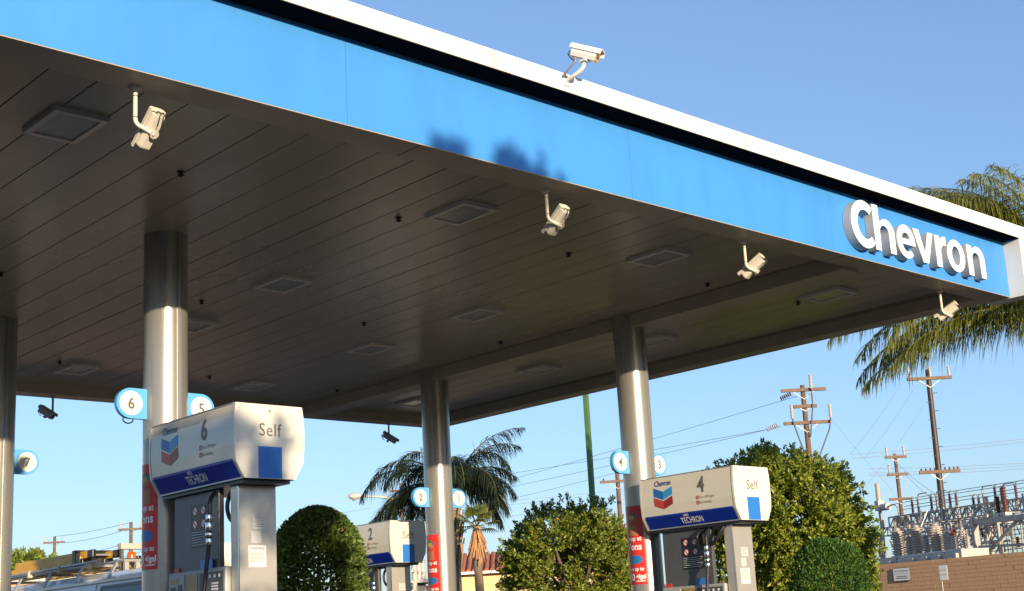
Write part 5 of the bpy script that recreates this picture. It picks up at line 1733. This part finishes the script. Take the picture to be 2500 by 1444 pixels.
# ------------------------------------------------------------------ work van with ladder rack
VX, VY = 7.35, 14.05
van = thing('work_van', 'white work van with roof rack parked behind the left columns', 'van', (VX + 0.97, VY, 0.0))
side = [(-0.95, 0.42), (-0.965, 0.95), (-0.93, 1.35), (-0.86, 1.66), (-0.80, 1.735), (-0.68, 1.80), (-0.4, 1.845), (0, 1.86)]
prof = side + [(-x, z) for x, z in side[::-1][1:]]
hood = [(-0.92, 0.42), (-0.94, 0.9), (-0.85, 1.12), (0.85, 1.12), (0.94, 0.9), (0.92, 0.42)]
MB().prism(hood[::-1], -1.15, -0.002).build('hood', M['van_white'], van)
body = MB().prism(prof[::-1], 0.0, 5.9).build('body', M['van_white'], van)
MB().bar((-0.855, 0.05, 1.690), (-0.855, 5.8, 1.690), 0.03, 0.03).build('drip_rail', M['van_white'], van)
for (y0, y1) in ((0.1, 1.22),):
    w = MB()
    xx = lambda z: -(0.93 + (0.86 - 0.93) * (z - 1.35) / 0.31) - 0.004 if z > 1.35 else -(0.965 + (0.93 - 0.965) * (z - 0.95) / 0.40) - 0.004
    za, zm, zb = 1.15, 1.36, 1.615
    pts = [(y, z) for z in (za, zm, zb) for y in (y0, y1)]
    w.add([(xx(z), y, z) for y, z in pts], [(0, 2, 3, 1), (2, 4, 5, 3)])
    fr_ = w.build('side_window', M['glass_dark'], van)
    mb = MB()
    for ya in (y0, y1):
        mb.bar((xx(za) - 0.004, ya, za), (xx(zb) - 0.004, ya, zb), 0.035, 0.012, (1, 0, 0))
    for zz_ in (za, zb):
        mb.bar((xx(zz_) - 0.004, y0, zz_), (xx(zz_) - 0.004, y1, zz_), 0.012, 0.035)
    mb.build('window_seal', M['van_trim'], fr_)
for y in (0.02, 1.36):
    MB().bar((-0.971, y, 0.6), (-0.868, y, 1.66), 0.008, 0.006, (1, 0, 0)).build('door_seam', M['van_trim'], van)
MB().box(-0.98, -0.95, 0.1, 5.1, 0.55, 0.62).build('rub_strip', M['van_trim'], van)
for y in (-0.35, 4.3):
    for s in (-1, 1):
        wh = MB().lathe([(0.2, -0.1), (0.34, -0.1), (0.35, 0.0), (0.34, 0.1), (0.2, 0.1)], 24, (s * 0.86, y, 0.36), 0, (1, 0, 0)).build('wheel', M['tyre'], van)
        MB().lathe([(0.19, -0.02), (0.19, 0.02)], 18, (s * 0.97, y, 0.36), 0, (1, 0, 0)).build('rim', M['alu'], wh)
MB().box(-0.85, 0.85, -1.24, -1.152, 0.45, 0.62).build('bumper', M['van_trim'], van)
for s in (-1, 1):
    MB().box(s * 0.76 - 0.1, s * 0.76 + 0.1, -1.162, -1.151, 0.75, 0.9).build('headlight', M['lamp_glass'], van)
# rack
RY = (1.1, 2.0, 2.9, 3.8, 5.3)
for y in RY:
    MB().bar((-0.74, y, 1.925), (0.74, y, 1.925), 0.03, 0.03).build('rack_crossbar', M['alu'], van)
for s in (-1, 1):
    MB().tube([(s * 0.74, 0.9, 1.91), (s * 0.74, 5.6, 1.91)], 0.017, 8).build('rack_rail', M['alu'], van)
    for y in RY:
        MB().bar((s * 0.855, y, 1.70), (s * 0.74, y, 1.91), 0.02, 0.05, (0, 1, 0)).build('rack_foot', M['alu'], van)
MB().tube(bez([(-0.60, 2.3, 1.95), (-0.58, 2.42, 2.07), (-0.5, 2.6, 2.13), (-0.42, 2.8, 2.08), (-0.4, 2.9, 1.96)], 5), 0.016, 8).build('conduit_loop', M['cctv_white'], van)
MB().tube([(-0.80, 1.5, 1.945), (-0.80, 5.4, 1.925)], 0.017, 8).build('ladder_clamp_tube', M['alu'], van)
for y in (1.7, 2.5, 3.4, 4.4):
    MB().bbox(-0.83, -0.77, y, y + 0.05, 1.87, 1.96, 0.006).build('clamp', M['tank_paint'], van)
# windscreen
MB().add([(-0.78, -0.01, 1.13), (0.78, -0.01, 1.13), (0.70, -0.006, 1.72), (-0.70, -0.006, 1.72)], [(0, 1, 2, 3)]).build('windscreen', M['glass_dark'], van)
# beacon on a two-legged bracket
BX, BY = -0.22, 1.75
for s in (-1, 1):
    MB().bar((BX + s * 0.075, BY, 1.84), (BX + s * 0.075, BY, 1.985), 0.055, 0.055).build('beacon_leg', M['cab_light'], van)
MB().bbox(BX - 0.13, BX + 0.13, BY - 0.08, BY + 0.08, 1.985, 1.995, 0.003).build('beacon_plate', M['black'], van)
bc = MB().lathe([(0.056, 1.995), (0.055, 2.03), (0.052, 2.065), (0.042, 2.078), (0.01, 2.082)], 18, (BX, BY, 0)).build('beacon', M['beacon'], van)
MB().lathe([(0.062, 1.994), (0.062, 2.0)], 18, (BX, BY, 0)).build('beacon_ring', M['cab_light'], bc)
MB().bar((BX - 0.06, BY + 0.15, 1.84), (BX - 0.06, BY + 0.15, 2.13), 0.04, 0.04).build('mast', M['galv_dark'], van)
MB().bbox(BX - 0.09, BX + 0.33, BY + 0.1, BY + 0.2, 2.12, 2.195, 0.006).build('mast_box', M['tank_paint'], van)


def ladder(label, x, y0, y1, z, w=0.38, tilt=0.0):
    t = thing('extension_ladder', label, 'ladder', (x, y0, z), 0, 'ladders on the van rack')
    L = y1 - y0
    for s in (-1, 1):
        rl = MB().bbox(s * w / 2 - 0.02, s * w / 2 + 0.02, 0, L, -0.045, 0.045, 0.006).build('rail', M['ladder'], t)
        MB().bbox(s * w / 2 - 0.024, s * w / 2 + 0.024, -0.05, 0.10, -0.05, 0.05, 0.008).build('end_cap', M['black'], rl)
        for k in range(int(L / 0.3)):
            MB().lathe([(0.012, 0), (0.012, 0.006)], 8, (s * w / 2 - 0.021 - (0.006), 0.2 + 0.3 * k, 0.0), 0, (1, 0, 0)).build('rivet', M['alu'], rl)
    for k in range(int(L / 0.3)):
        MB().tube([(-w / 2, 0.2 + 0.3 * k, 0), (w / 2, 0.2 + 0.3 * k, 0)], 0.016, 8).build('rung', M['alu'], t)
    t.rotation_euler = (tilt, 0, 0)
    t.scale = (1.0, 1.0, 1.0)
    return t


ladder('yellow ladder lying on the near side of the van rack', VX + 0.97 - 0.46, VY + 2.35, VY + 6.0, 1.99, 0.34)
ladder('yellow ladder lying on top, its black end farthest right', VX + 0.97 - 0.40, VY + 2.1, VY + 4.4, 2.085, 0.34, 0.0)
ladder('yellow ladder on the far side of the van rack', VX + 0.97 + 0.12, VY + 1.9, VY + 5.4, 1.99, 0.36)
MB().bbox(-0.66, -0.14, -0.05, 0.05, 1.945, 2.15, 0.01).build('rack_strap', M['black'], van, (0, 2.45, 0))

# ------------------------------------------------------------------ unseen buildings, added behind the viewpoint to block low sky glow
sb = [(-75, -34, -34, 7.6, 'stucco_cream'), (-33, -10.5, -36, 8.4, 'stucco_pink'), (4.0, 30, -36, 7.6, 'stucco_cream'), (31, 75, -32, 7.2, 'block')]
for k, (x0, x1, y, h, m) in enumerate(sb):
    b = thing('skyline_blocker', 'unseen flat-roofed building added across the road to block low sky, number %s from the left' % ['one', 'two', 'three', 'four'][k], 'building', ((x0 + x1) / 2, y, -0.5))
    w = (x1 - x0) / 2
    MB().box(-w, w, -14, 0, 0, h).build('wall', M[m], b)
    MB().box(-w - 0.1, w + 0.1, -14.1, 0.1, h, h + 0.25).build('coping', M['stucco_pink'], b)
    n = int(2 * w / 3.2)
    for q in range(n):
        xx0 = -w + 0.8 + q * (2 * w - 1.6) / n
        for (za, zb) in ((0.6, 2.9), (4.0, 5.8)):
            wd = MB().box(xx0, xx0 + 1.9, -0.02, 0.05, za, zb).build('window', M['van_trim'], b)
            MB().box(xx0 + 0.08, xx0 + 1.82, 0.052, 0.06, za + 0.08, zb - 0.08).build('pane', M['window'], wd)
